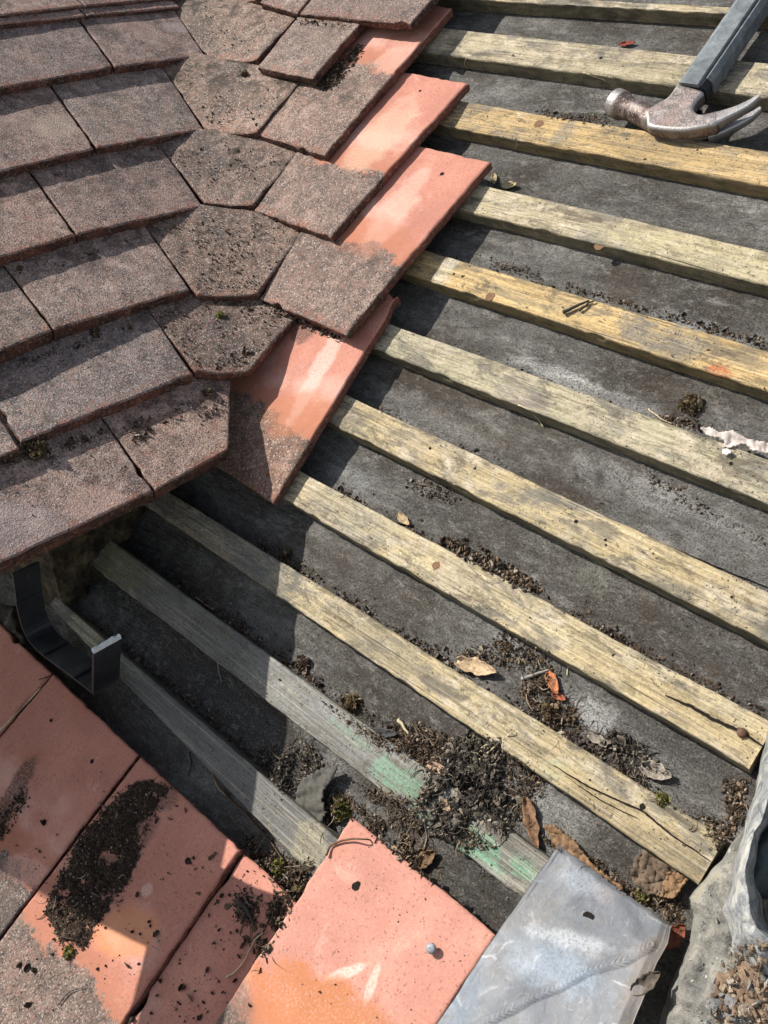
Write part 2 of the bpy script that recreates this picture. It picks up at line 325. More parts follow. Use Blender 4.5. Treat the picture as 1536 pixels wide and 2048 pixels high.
def left_tile(nl, nr, ul, ur, label, mi=0, h=0., length=.262, hidden=True, seed=0., group=G_L):
    """nl/nr nose pixels, ul/ur pixels where the side joints vanish under the course above (None: straight up)"""
    a = lun(*nl, h); b = lun(*nr, h)
    dirL = UL.copy() - NLv * .115; dirR = dirL.copy()
    if ul is not None: q = lun(*ul, h - .012); dirL = (q - a)
    if ur is not None: q = lun(*ur, h - .012); dirR = (q - b)
    sL = length / (dirL @ UL); sR = length / (dirR @ UL)
    o = tile_mesh('roof_tile', a, b, b + dirR * sR, a + dirL * sL, mat_left[mi], thick=.019, na=max(14, int(np.linalg.norm(b - a) / .0045)), nb=44, seed=seed)
    tag(o, label, 'roof tile', group); return o
g = .8  # px half gap
LT = [
 # row1 eave
 ((-150, 1193), (306, 981), None, (214, 852), 'large weathered eave tile with a pale patch, directly above the gutter bracket', 0),
 ((311, 979), (457, 897), (218, 852), (461, 762), 'weathered eave tile cut to a vertical edge beside the bare pink tile', 2),
 ((-190, 992), (38, 896), None, (0, 836), 'weathered left edge tile in the second course, black moss tuft at its corner', 0),
 ((41, 882), (385, 747), (-2, 812), (302, 626), 'long grey-brown tile in the second course up, left of the lowest valley tile', 1),
 ((-260, 800), (104, 659), None, (26, 558), 'grey tile at the left photo edge in the third course from the eave', 1),
 ((109, 657), (380, 577), (29, 556), (292, 457), 'weathered tile of the third course with chipped red bottom corner', 2),
 ((-150, 560), (150, 468), None, (58, 346), 'weathered tile with orange rub mark at left photo edge in the fourth course', 2),
 ((154, 467), (406, 411), (62, 343), (321, 293), 'grey tile of the fourth course with red streaks at its top edge', 0),
 ((-150, 376), (190, 296), None, (100, 174), 'weathered tile with a large oval pale lichen blotch in the fifth course', 0),
 ((194, 294), (407, 258), (104, 172), (331, 143), 'plain grey tile of the fifth course, right of the tile with the lichen blotch', 1),
 ((-120, 196), (226, 133), None, (144, 24), 'dark grey tile at left photo edge in the sixth course from the eave', 1),
 ((230, 132), (410, 110), (148, 22), (341, 9), 'grey tile with peach rub marks in the sixth course beside the second valley tile', 2),
 ((-120, 42), (168, 10), None, None, 'weathered tile cut off by the top left corner of the photo', 0),
 ((172, 10), (412, -12), None, None, 'weathered tile mostly above the top photo edge, over the sixth course', 1),
]
for i, (nl, nr, ul, ur, lab, mi) in enumerate(LT):
    left_tile(nl, nr, ul, ur, lab, mi, seed=i * 3.1)
LTO = [o for o in sc.collection.objects if o.get('group') == G_L]
for k_, m_ in ((0, mat_pale), (8, mat_oval), (11, mat_peach)): LTO[k_].data.materials[0] = m_
# second layer at the eave (short under tile)
a, b, c_ = (lun(*q_) - NLv * .0188 for q_ in ((-150, 1193), (306, 981), (457, 897)))
o = tile_mesh('eave_undertile', a + UL * .0025, c_ + UL * .002 - LH * .003, c_ + UL * .16 - LH * .005, a + UL * .16, mat_left[2], thick=.019, na=90, nb=20, seed=44, rough=2.6)
tag(o, 'dark crumbling red undertile course beneath the eave tiles, above the gutter bracket', 'roof tile')

# valley tiles
def valley_tile(UL_, NL_, NR_, UR_, hr, label, seed, hur=.035, thick=T):
    nl = lun(*NL_, 0.); ul = lun(*UL_, -.012); nr = unp(*NR_, hr); ur = unp(*UR_, hur)
    hl = ul + (ul - nl) * .85 - NLv * .001; hrr = ur + (ur - nr) * .6 - N * .003; b0 = .58
    wn = np.linalg.norm(nr - nl)
    def cf(a, b):
        if b < b0: f = b / b0; l = nl * (1 - f) + ul * f; r = nr * (1 - f) + ur * f
        else: f = (b - b0) / (1 - b0); l = ul * (1 - f) + hl * f; r = ur * (1 - f) + hrr * f
        P = l * (1 - a) + r * a
        wd = np.linalg.norm(r - l); return P - np.array([0, 0, 1.]) * ((4 * a * (1 - a)) * wd * .045 + (0 if b < b0 else .006 * (b - b0) / (1 - b0)))
    o = tile_mesh('valley_tile', nl, nr, hrr, hl, mat_valley, cfun=cf, seed=seed, na=30, nb=44, rough=1.2, camber=.0)
    tag(o, label, 'valley tile', G_V); return o
vpx = [((230, 700), (560, 720)), ((292, 560), (560, 640)), ((300, 455), (597, 474)), ((320, 292), (587, 314)), ((331, 142), (592, 170)), ((341, 8), (596, 28)), ((350, -120), (600, -90))]
vs = []; fs = []
for (a, b) in vpx:
    l_ = lun(*a, -.032); r_q = unp(*b, .004)
    for k in range(7): f = k / 6; vs.append(l_ * (1 - f) + r_q * f - np.array([0, 0, .012 * 4 * f * (1 - f)]))
for i in range(len(vpx) - 1):
    for k in range(6): q = i * 7 + k; fs.append((q, q + 1, q + 8, q + 7))
tag(newobj('valley_board', vs, fs, plain('valley_board_dark', (.05, .04, .032), .95, var=.4)), 'dark underlay added beneath the valley tiles so the gaps look shaded', 'valley board')  # dark underlay added so gaps below the valley noses read as shade
valley_tile((300, 622), (392, 741), (496, 743), (584, 640), .046, 'lowest valley tile, coated in moss crumbs, right edge exposed over the bare pink tile', 1., .023)
valley_tile((294, 455), (393, 588), (515, 587), (597, 474), .042, 'second lowest valley tile, covered in brown moss crumbs', 2., .027)
valley_tile((320, 292), (409, 403), (506, 408), (587, 314), .044, 'third valley tile up from the eave, grey with sparse moss near its head', 3., .030)
valley_tile((331, 142), (410, 257), (513, 263), (592, 170), .047, 'valley tile with a small moss clump at its upper edge, second from the top', 4., .036)
valley_tile((341, 8), (413, 113), (513, 117), (596, 28), .046, 'topmost fully visible valley tile, pale brown and olive', 5., .034)
valley_tile((350, -120), (428, -8), (516, -4), (600, -90), .046, 'valley tile whose dark lower edge just shows at the top of the photo', 6.)

# right slope tiles
def right_tile(nlp, nrp, hrp, hn, hh, mat, label, width=None, name='roof_tile', seed=0., group=G_R, length=None, hlp=None, thick=T, rough=1.3, nb=60, ulp=None):
    nr = unp(*nrp, hn); hr = unp(*hrp, hh); nl = unp(*nlp, hn) if nlp else nr - X * width
    if nlp and width: d = nl - nr; nl = nr + d / np.linalg.norm(d) * width
    if length: d = hr - nr; hr = nr + d / np.linalg.norm(d) * length
    hl = unp(*hlp, hh) if hlp else nl + (hr - nr)
    if ulp: q = unp(*ulp, hn - .011) - nl; hl = nl + q / (q @ V) * ((hr - nr) @ V); hl = hl - N * (hl @ N - hr @ N)
    o = tile_mesh(name, nl, nr, hr, hl, mat, na=34, nb=nb, seed=seed, rough=rough, thick=thick)
    tag(o, label, 'roof tile', group); return o
def sp(lst, h=.03):
    return [(puv(x, y, h), r, a, c, st) for (x, y, r, a, c, st) in lst]
mr = lambda nm, coat, sps=(), h=.03, red=.5, dirt=.5, brown=BR2: tile_mat(nm, coat, brown, red, dirt, sp(sps, h), PK)
WHT = (.60, .39, .31)
T1 = right_tile((598, 26), (821, 47), (871, -11), .047, .044, mr('tile_top', .6, red=.1), 'grey tile at the top centre edge of the photo, thick dark nose over pink tile', length=.26, seed=11)
T0 = right_tile((519, 4), (594, 25), (655, -45), .047, .044, mr('tile_top_b', .6, red=.1), 'narrow tile sliver at the top of the photo, left of the thick-nosed grey tile', length=.26, seed=12)
T2 = right_tile((515, 133), (624, 156), (721, 47), .051, .038, mr('tile_narrow', .6, red=.75), 'narrow cut tile with peach patches and a dark soil line along its right edge', length=.25, seed=13, ulp=(597, 29))
Z = right_tile((514, 267), (649, 309), (903, 15), .042, .012, mr('tile_z', .155, [(790, 110, (.035, .03), 0, WHT, .5), (740, 110, (.02, .05), .2, (.05, .035, .025), .0)], red=.5), 'uppermost half-bare tile, pink above and grey-brown below, soil on its left', seed=14, ulp=(593, 171))
A_ = right_tile((508, 419), (661, 473), (935, 165), .039, .012, mr('tile_a', .105, [(760, 262, (.03, .07), 0, (.62, .40, .28), .55)], red=.35), 'half-bare tile second from the top with one small nail hole near its pink head', seed=15, ulp=(588, 315))
B_ = right_tile((518, 596), (692, 667), (980, 322), .035, .012, mr('tile_b', .115, [(790, 420, (.022, .075), .1, (.62, .40, .32), .6), (740, 475, (.05, .03), 0, RD, .5)], h=.02, red=.35), 'half-bare tile with a jagged nail hole, third down, reaching furthest right', seed=16, ulp=(598, 475))
C_ = right_tile((440, 937), (545, 1006), (797, 592), .015, .0125, mr('tile_c', .085, [(650, 720, (.012, .085), .15, (.66, .45, .38), .75), (600, 830, (.045, .03), .5, (.40, .15, .07), .7), (610, 660, (.022, .018), 0, (.03, .024, .02), .8)], h=.013, red=.3, brown=((.08, .05, .04), (.22, .14, .105), (.36, .25, .19))), 'half shaded pink tile hanging over the battens beside the vertically cut eave tile', width=.16, seed=17)

# nail holes
hole_m = plain('nail_hole_dark', (.012, .008, .006), 1.)
HOLES = []
def surf_disc(px, h, r, mat, name, parent, depth=.0006, seed=0.): HOLES.append((px, h, r, mat, name, parent, seed))
def surf_disc_now(px, h, r, mat, name, parent, depth=.0003, seed=0.):
    q_ = drop(*px); c = q_[0] if (q_ is not None and h > -.0015) else unp(*px, h); r = r * (.68 if name == 'nail_hole' else 1.); vs = [c + N * depth * .5]; n = 14
    for k in range(n):
        a = k / n * 2 * math.pi; rr = r * (1 + .3 * nz(math.cos(a) * 2 + seed, math.sin(a) * 2)); vs.append(c + X * math.cos(a) * rr + V * math.sin(a) * rr + N * depth)
    o = newobj(name, vs, [(0, 1 + k, 1 + (k + 1) % n) for k in range(n)], mat)
    if parent is not None: o.parent = parent
    return o

# ------------------------------------------------------------------ felt, battens
BT = .019
batt = {  # name: (upper edge px pair, lower edge px pair, u-left, u-right)
 'zero': ([(940, -12), (1453, 14)][:2], [(1008, 3), (1453, 27)]),
 'A': ([(893, 56), (1363, 107)], [(853, 105), (1358, 172)]),
 'B': ([(913, 200), (1536, 302)], [(888, 252), (1536, 372)]),
 'C': ([(958, 367), (1536, 503)], [(928, 422), (1536, 570)]),
 'D': ([(848, 499), (1536, 702)], [(823, 550), (1536, 782)]),
 'E': ([(768, 642), (1536, 918)], [(768, 705), (1536, 1007)]),
 'F': ([(690, 788), (1536, 1183)], [(768, 900), (1348, 1190)]),
 'G': ([(600, 942), (1536, 1440)], [(881, 1180), (1506, 1541)]),
 'H': ([(340, 985), (1447, 1673)], [(392, 1080), (1397, 1769)]),
 'I': ([(237, 1092), (1089, 1709)], [(204, 1147), (1022, 1780)]),
 'J': ([(146, 1222), (583, 1600)], [(125, 1238), (550, 1676)]),
}
def vline(p):
    (u0, v0), (u1, v1) = pu(p); return lambda u: v0 + (v1 - v0) * (u - u0) / (u1 - u0)
B_up = {k: vline(v[0]) for k, v in batt.items()}; B_lo = {k: vline(v[1]) for k, v in batt.items()}
UW = puv(200, 1155, -.012)[0]
URIGHT = {'zero': 1., 'A': 1., 'B': 1., 'C': 1., 'D': 1., 'E': 1.05, 'F': 1.1, 'G': puv(1520, 1500)[0], 'H': puv(1425, 1720)[0], 'I': puv(1120, 1790)[0], 'J': puv(700, 1750)[0]}
ULEFT = {'zero': -.46, 'A': -.38, 'B': -.33, 'C': -.25, 'D': -.24, 'E': -.22, 'F': -.2, 'G': -.17, 'H': UW - .03, 'I': UW - .03, 'J': UW - .03}
def feltz(u, v):
    return -BT - .0014 + .0022 * nz(u * 6, v * 9) + .0012 * nz(u * 16 + v * 5, v * 60, 4) + .0005 * nz(u * 40, v * 40)
def surfh(u, v):
    for k in B_up:
        if ULEFT[k] < u < URIGHT[k] and B_lo[k](u) - .001 < v < B_up[k](u) + .001: return 0.
    return feltz(u, v)

def batten(key, mat, label, chips=1., seed=0.):
    n = int((URIGHT[key] - ULEFT[key]) / .0035); us = np.linspace(ULEFT[key], URIGHT[key], n)
    prof = []  # (t across 0 lower..1 upper, h, side)
    for h in (-BT, -BT * .7, -BT * .4, -.003): prof.append((0., h, 1))
    prof += [(.0, -.0012, .6), (.03, 0, 0.)] + [(t, 0, 0) for t in np.linspace(.1, .9, 12)] + [(.97, 0, 0), (1., -.0014, .5)]
    for h in (-.004, -BT * .5, -BT): prof.append((1., h, 1))
    vs = []; uvs = []; ruv = []; side = []
    for u in us:
        vl, vu = B_lo[key](u), B_up[key](u)
        wob = .0012 * nz(u * 7, seed) ; wob2 = .0012 * nz(u * 7, seed + 9)
        for (t, h, sd) in prof:
            e = 0
            if t <= .0: e = .0011 * nz(u * 60, seed, h * 100) + (-.002 * max(0, nz(u * 30 + 5, seed) - .3) * chips * (h > -.006)) * 4
            if t >= 1.: e = -.0008 * nz(u * 50, seed + 3, h * 100)
            v = vl * (1 - t) + vu * t + wob * (1 - t) + wob2 * t - (e if t <= 0 else -e)
            hh = h + (.0009 * nz(u * 9, t * 2, seed) + .0005 * nz(u * 30, t * 30, seed) if h > -.005 else 0)
            vs.append(R(u, v, hh)); uvs.append((u, v)); ruv.append((u, v + (h * 1. if sd else 0))); side.append(sd)
    k = len(prof); fs = []
    for i in range(len(us) - 1):
        for j in range(k - 1): q = i * k + j; fs.append((q, q + k, q + k + 1, q + 1)[::-1])
    fs.append(tuple(range(k))); fs.append(tuple((len(us) - 1) * k + j for j in range(k))[::-1])
    o = newobj('batten', vs, fs, mat, None, uvs, ruv, True, {'side': side})
    me = o.data; me.polygons.foreach_set('use_smooth', [len(p.vertices) == 4 for p in me.polygons])
    return tag(o, label, 'batten', 'roof battens')
GRN = (.19, .42, .27); GY = (.17, .175, .17); WSH = (.52, .50, .44); LIC = (.55, .50, .30)
def bs(l): return sp(l, 0.)
batten('zero', wood_mat('wood_top', (.48, .38, .22), .5, .45, .7, .4, (), 1.), 'topmost batten crossing the top edge of the photo, behind the hammer handle', seed=1)
batten('A', wood_mat('wood_a', (.44, .37, .23), .5, .45, .8, .5, bs([(1250, 140, (.1, .012), 0, (.42, .37, .22), .5)]), 2.3), 'pale lichen-grey batten on which the hammer handle lies', seed=2)
batten('B', wood_mat('wood_b', (.52, .36, .16), .8, .35, .25, .35, bs([(1300, 300, (.16, .012), 0, (.56, .39, .17), .8), (1130, 262, (.012, .018), 0, GY, .7)]), 3.1), 'yellow-brown batten just below the hammer head', seed=3)
batten('C', wood_mat('wood_c', (.50, .42, .24), .6, .2, 1.0, .25, bs([(1185, 475, (.022, .014), .2, GY, .85), (1260, 500, (.02, .012), 0, GY, .5), (1400, 510, (.12, .02), 0, (.60, .52, .30), .6)]), 4.7), 'rough-sawn straw-coloured batten with a dark nail socket in its lower edge', seed=4)
batten('D', wood_mat('wood_d', (.58, .405, .175), 1., .05, .15, .15, bs([(1330, 680, (.045, .016), .1, GY, .85), (1270, 655, (.012, .02), .8, GY, .7), (1440, 745, (.014, .007), 0, (.55, .14, .05), .9), (890, 545, (.012, .02), 0, (.66, .62, .50), .8), (1060, 600, (.05, .01), 0, (.50, .40, .22), .4)]), 5.9), 'bright honey-yellow batten with a grey smear and a small orange mark', seed=5)
batten('E', wood_mat('wood_e', (.45, .40, .25), .4, .45, .75, .45, bs([(860, 705, (.07, .02), 0, (.38, .35, .24), .4), (1040, 800, (.03, .014), 0, (.42, .35, .30), .5)]), 6.3), 'grey-green batten that ends beside the strip of white bark at the right', seed=6)
batten('F', wood_mat('wood_f', (.52, .41, .22), .6, .4, .55, .35, bs([(1080, 1000, (.02, .01), .2, GY, .6), (820, 880, (.03, .012), 0, (.34, .28, .20), .6)]), 7.7), 'tan batten starting under the bare tile tip, with several nail holes along it', seed=7)
batten('G', wood_mat('wood_g', (.54, .44, .25), .6, .35, .7, .4, bs([(700, 1030, (.06, .016), 0, (.38, .36, .30), .6), (1350, 1410, (.1, .012), 0, (.56, .43, .22), .7)]), 8.1), 'pale batten split along its right half around a rusty nail', seed=8)
batten('H', wood_mat('wood_h', (.50, .40, .22), .5, .5, .6, .5, bs([(480, 1100, (.10, .03), 0, (.13, .135, .13), .85), (760, 1290, (.06, .016), 0, (.20, .19, .15), .6), (1110, 1540, (.012, .01), 0, (.30, .40, .28), .6), (1250, 1640, (.08, .014), 0, (.55, .41, .20), .6)]), 9.4), 'long batten with a grey left end and a long crack at its broken right end', seed=9)
batten('I', wood_mat('wood_i', (.33, .315, .26), .3, .75, .15, .4, bs([(640, 1420, (.10, .03), 0, (.27, .275, .27), .8), (400, 1240, (.13, .03), 0, (.13, .135, .13), .8), (940, 1685, (.033, .012), .1, GRN, .95), (1045, 1735, (.014, .008), 0, GRN, .8), (800, 1560, (.030, .012), .1, GRN, .65), (700, 1470, (.03, .005), 0, (.25, .36, .27), .6), (840, 1630, (.012, .012), 0, GRN, .6), (250, 1120, (.05, .03), 0, (.20, .21, .09), .8)]), 10.2), 'batten stained with green paint patches, passing under the grey lead piece', seed=10)
batten('J', wood_mat('wood_j', (.17, .172, .17), .2, .9, -.6, .2, bs([(420, 1500, (.16, .03), 0, (.14, .15, .155), .85), (620, 1690, (.02, .02), 0, (.46, .41, .27), .8), (165, 1262, (.03, .03), 0, (.58, .55, .38), .9)]), 11.5), 'dark slate-grey lowest batten, running from the gutter bracket to the loose pink tile', seed=11)

# nail holes and knots on battens
bat_objs = [o for o in sc.collection.objects if o.name.startswith('batten')]
def bo(i): return bat_objs[i]
knot_m = plain('knot_wood', (.17, .09, .045), .8, var=.4, sc_=400)
rust_m = plain('rusty_nail', (.12, .065, .045), .75, .3, .4, 600)
def hole(i, px, r=.0018): surf_disc(px, .0012, r, hole_m, 'nail_hole', bo(i), seed=px[0])
for i, px, r in [(4, (908, 548), .002), (4, (925, 553), .0025), (5, (1462, 927), .0025), (6, (860, 897), .0025), (6, (950, 937), .002), (6, (1152, 1043), .0028), (6, (1211, 1080), .002), (6, (1212, 1090), .0015),
                 (8, (1285, 1613), .0035), (8, (1180, 1560), .0012), (6, (1464, 1194), .002), (1, (1202, 116), .003), (2, (1395, 300), .0018), (7, (1060, 1235), .0012), (9, (700, 1490), .001)]:
    hole(i, px, r)
for i, px, r in [(2, (1078, 248), .006), (4, (980, 593), .0055), (7, (872, 1131), .0042), (3, (1198, 492), .0055)]:
    surf_disc(px, .0010 if i != 3 else -.002, r, knot_m, 'knot', bo(i), seed=px[1])
# cracks: thin dark slots along battens G and H
def crack(i, pts, wd, h=.0013):
    P = [unp(*p, h) for p in pts]; vs = []; n = 0; pts3 = []
    for a, b in zip(P[:-1], P[1:]):
        for f in np.linspace(0, 1, 10, endpoint=False): pts3.append(a * (1 - f) + b * f)
    pts3.append(P[-1])
    for k, p in enumerate(pts3):
        f = k / (len(pts3) - 1); w_ = wd * math.sin(math.pi * (.04 + .92 * f)) ** .5 * (.6 + .5 * abs(nz(k * .5, i))); q = p + V * nz(k * .35, i + 4) * .0010
        vs += [q + V * w_, q - V * w_, q - N * .0005]
    fs = []
    for k in range(len(pts3) - 1): a = k * 3; fs += [(a, a + 2, a + 5, a + 3), (a + 2, a + 1, a + 4, a + 5)]
    o = newobj('crack', vs, fs, hole_m, bo(i)); return o
crack(8, [(1105, 1530), (1180, 1575), (1290, 1625), (1340, 1668), (1420, 1722)], .0011)
crack(8, [(1130, 1552), (1200, 1600), (1280, 1640)], .0006)
crack(7, [(1330, 1390), (1380, 1412), (1430, 1440), (1480, 1462), (1530, 1495)], .0019)
crack(3, [(1300, 505), (1420, 540), (1530, 575)], .0004)

# felt sheets
fs_spots = sp([(880, 1500, (.06, .03), 0, (.05, .035, .025), .6), (1180, 1430, (.02, .014), .3, (.50, .49, .47), .8), (1130, 1640, (.03, .016), 0, (.42, .41, .38), .6), (1200, 790, (.08, .010), 0, (.42, .41, .39), .6),
               (1110, 745, (.05, .007), 0, (.5, .49, .46), .7), (1330, 640, (.08, .012), 0, (.36, .35, .34), .6), (1300, 980, (.09, .012), .0, (.36, .35, .33), .6), (1180, 1160, (.022, .016), 0, (.32, .32, .27), .7), (930, 960, (.05, .014), 0, (.10, .06, .04), .7),
               (800, 800, (.05, .012), 0, (.27, .26, .25), .5), (700, 960, (.03, .012), 0, (.30, .30, .29), .6), (960, 870, (.08, .018), 0, (.28, .26, .23), .5), (1100, 1130, (.10, .02), 0, (.085, .075, .062), .6), (760, 1190, (.10, .022), 0, (.10, .085, .07), .7),
               (1400, 1500, (.06, .02), 0, (.09, .085, .08), .6), (1450, 1080, (.06, .02), 0, (.20, .19, .18), .4), (1250, 1590, (.04, .014), 0, (.27, .27, .26), .5), (300, 1200, (.22, .05), -.2, (.045, .045, .045), .9), (450, 1380, (.2, .045), -.2, (.055, .053, .050), .8),  # wide dark spots at lower left put eave shade into the felt colour
               (980, 1800, (.05, .03), 0, (.06, .06, .055), .7), (1000, 420, (.1, .01), 0, (.12, .115, .11), .4)], -BT)
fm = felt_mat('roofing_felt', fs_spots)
def felt(u0, u1, vlo, vhi, lift, label, n=260, mm=200):
    vs = []; ruv = []; fs = []
    us = np.linspace(u0, u1, n)
    for j in range(mm):
        for i, u in enumerate(us):
            a, b = vlo(u), vhi(u); f = j / (mm - 1); v = a + (b - a) * f
            h = feltz(u, v) + lift(u, v)
            vs.append(R(u, v, h)); ruv.append((u, v))
    for j in range(mm - 1):
        for i in range(n - 1): q = j * n + i; fs.append((q, q + 1, q + 1 + n, q + n))
    o = newobj('roofing_felt', vs, fs, fm, None, ruv, ruv); return tag(o, label, 'roofing felt')
lapl = vline([(1088, 975), (1536, 1160)])
def lapv(u): return lapl(u) + .002 * nz(u * 12) + .0007 * nz(u * 80)
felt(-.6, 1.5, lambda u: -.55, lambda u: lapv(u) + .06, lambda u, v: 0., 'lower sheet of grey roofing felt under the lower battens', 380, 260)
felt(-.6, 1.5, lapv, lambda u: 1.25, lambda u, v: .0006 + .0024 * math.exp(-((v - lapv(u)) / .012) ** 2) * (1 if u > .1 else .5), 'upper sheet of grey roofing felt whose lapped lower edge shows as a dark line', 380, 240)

# ------------------------------------------------------------------ bottom course of pink tiles
def head_tile(hlp, hrp, jl, jr, h0, hk, mat, label, length=.262, seed=0., group=G_S):
    hl = unp(*hlp, h0); hr = unp(*hrp, h0)
    def dn(a, j): d = unp(*j, h0 + hk * .5) - a; d /= np.linalg.norm(d); q = a + d * length; return q
    nl = dn(hl, jl); nr = dn(hr, jr)
    o = tile_mesh('roof_tile', nl, nr, hr, hl, mat, na=40, nb=60, seed=seed, rough=1.2); return tag(o, label, 'roof tile', group)
BRS = ((.10, .075, .06), (.24, .18, .145), (.40, .31, .25))
SH = .022
spS = lambda l: sp(l, SH)
head_tile((-70, 1185), (102, 1346), (-230, 1440), (-2, 1470), .012, .03, tile_mat('pink_tile_a', .10, BRS, 0.4, .4, (), PK), 'bare pink tile at the left edge below the gutter bracket, twig along its joint', seed=51)
head_tile((106, 1348), (275, 1509), (2, 1472), (0, 1872), .012, .03, tile_mat('pink_tile_b', .105, BRS, .4, .4, spS([(60, 1745, (.03, .012), .3, (.70, .42, .34), .6), (30, 1600, (.012, .05), .3, (.045, .03, .022), .85), (10, 1850, (.03, .03), 0, (.13, .10, .085), .7), (115, 1660, (.02, .05), 0, (.60, .29, .22), .4)]), PK), 'bare pink tile with one nail hole, left of the long soil patch', seed=52)
head_tile((280, 1513), (479, 1700), (4, 1876), (245, 2045), .012, .03, tile_mat('pink_tile_c', .085, BRS, .4, .4, spS([(250, 1860, (.035, .022), .6, (.62, .24, .09), .7), (290, 1780, (.006, .006), 0, (.68, .45, .38), .6), (318, 1590, (.018, .012), 0, (.11, .065, .045), .75), (270, 1660, (.018, .02), 0, (.11, .065, .045), .75), (215, 1750, (.02, .022), 0, (.11, .065, .045), .75), (160, 1840, (.02, .022), 0, (.11, .065, .045), .75)]), PK), 'bare pink tile with the long dark soil patch lying across it', seed=53)
head_tile((486, 1706), (690, 1895), (251, 2049), (440, 2240), .006, .03, tile_mat('pink_tile_d', .05, BRS, .4, .4, (), PK), 'dirt-strewn pink tile between the soil-patched tile and the tile with the nail', seed=54)
S4 = head_tile((702, 1634), (992, 1870), (430, 2044), (760, 2220), .024, .035, tile_mat('pink_tile_e', .085, BRS, .3, .3, sp([(690, 1945, (.020, .0040), .95, (.70, .52, .44), .75), (742, 1968, (.0040, .016), .3, (.70, .52, .44), .7), (497, 1975, (.003, .014), .35, (.68, .48, .40), .45), (610, 2010, (.06, .026), .3, (.44, .155, .055), .9), (690, 2030, (.05, .018), .3, (.40, .15, .06), .8), (470, 2010, (.02, .02), 0, (.12, .09, .075), .8)], .035), (.51, .235, .175)), 'clean loose pink tile with a galvanised nail head, overlapping the lowest batten', seed=55)
# nail and holes in these tiles
zinc = plain('galvanised_nail', (.24, .25, .27), .65, .4, .3, 500)
def disc_solid(px, h, r, th, mat, name, parent=None, dome=0.):
    c = unp(*px, h); vs = []; n = 20
    for (rr, hh) in ((r * .92, 0), (r, th * .3), (r * .94, th), (r * .5, th + dome), (.0001, th + dome * 1.2)):
        for k in range(n): a = k / n * 2 * math.pi; vs.append(c + X * math.cos(a) * rr + V * math.sin(a) * rr + N * hh)
    fs = [(l * n + k, l * n + (k + 1) % n, (l + 1) * n + (k + 1) % n, (l + 1) * n + k) for l in range(4) for k in range(n)]
    o = newobj(name, vs, fs, mat)
    if parent is not None: o.parent = parent
    return o
tag(disc_solid((863, 1897), .0325, .0042, .0016, zinc, 'nail', None, .0005), 'galvanised clout nail head in the clean loose pink tile', 'nail')
tag(disc_solid((1484, 1466), .0008, .0040, .0015, rust_m, 'nail', None, .0012), 'rusty nail head in the split of the pale batten near the lead flashing', 'nail')
for px, h, r, ob in [((840, 182), .0192, .0028, A_), ((884, 348), .0172, .0042, B_), ((711, 1773), .033, .0052, S4), ((716, 1768), .033, .0036, S4)]:
    surf_disc(px, h, r, hole_m, 'nail_hole', ob, seed=px[0])
bottom_tiles = [o for o in sc.collection.objects if o.get('group') == G_S]
for px, h, r, i in [((102, 1441), .018, .0032, 0), ((184, 1523), .0185, .0036, 1), ((88, 1645), .024, .0048, 1), ((376, 1722), .019, .0048, 2), ((315, 1574), .018, .002, 2)]:
    surf_disc(px, h, r, hole_m, 'nail_hole', bottom_tiles[i], seed=px[0])

# ------------------------------------------------------------------ lead piece with weld seam
lm_ = M('old_lead'); p = lm_.pos(); r_ = lm_.uvm('RUV')
a1 = lm_.noise(p, 22, 6, .65, .6); a2 = lm_.noise(p, 70, 6, .7, 1.2); a3 = lm_.noise(p, 300, 4, .7)
cl = lm_.ramp(a1, [(.30, (.095, .102, .112)), (.46, (.155, .165, .18)), (.58, (.205, .208, .215)), (.72, (.30, .315, .335))])
cl = lm_.mix(lm_.sm(a2, .56, .68, 0, .25), cl, (.32, .34, .36)); cl = lm_.mix(lm_.sm(a2, .42, .32, 0, .5), cl, (.16, .15, .15))
vn = lm_.vor(lm_.vm('ADD', p, lm_.map(lm_.ncol(p, 30, 4), sc_=(.03, .03, .03))), 26, 'DISTANCE_TO_EDGE')
cl = lm_.mix(lm_.ma('MULTIPLY', lm_.sm(vn, .035, .008), lm_.sm(a1, .5, .6, 0, .6)), cl, (.46, .47, .47))
for (x, y, rr, an, cc, st) in [(1160, 1765, (.016, .008), 0, (.40, .44, .49), .4), (1105, 1925, (.035, .016), .2, (.27, .33, .40), .6), (1205, 1790, (.010, .007), 0, (.34, .30, .30), .4), (1060, 1830, (.03, .02), 0, (.20, .19, .18), .5), (1140, 1880, (.03, .006), .4, (.48, .50, .52), .5), (930, 2020, (.012, .03), .3, (.13, .17, .22), .6), (1290, 1970, (.01, .04), .2, (.25, .19, .14), .6)]:
    cl = lm_.mix(lm_.ma('MULTIPLY', lm_.spot(r_, puv(x, y, .012 + .046 * max(0, (y - 1760) / 400)), rr, an, .6, 45., .9), st), cl, cc)
cl = lm_.mix(lm_.sm(lm_.noise(p, 55, 7, .8, .8), .52, .64, 0, .55), cl, (.15, .14, .125)); cl = lm_.mix(lm_.sm(a3, .60, .70, 0, .6), cl, (.12, .11, .10)); cl = lm_.mix(lm_.sm(lm_.noise(p, 210, 6, .8), .58, .66, 0, .35), cl, (.36, .37, .37))
lm_.out(cl, lm_.ma('ADD', .45, lm_.ma('MULTIPLY', a2, .35)), lm_.bump(lm_.ma('ADD', a2, lm_.ma('MULTIPLY', a3, .5)), .0009, .6), .15)
lead_mat = lm_.m
def polyx(pts, f):
    f *= len(pts) - 1; i = min(int(f), len(pts) - 2); t = f - i
    return np.array(pts[i]) * (1 - t) + np.array(pts[i + 1]) * t
seam = [np.array(puv(*q, hh)) for q, hh in [((885, 2085), .052), ((977, 2040), .05), ((1055, 1997), .046), ((1119, 1970), .043), ((1178, 1938), .038), ((1246, 1920), .033), ((1301, 1888), .026)]]
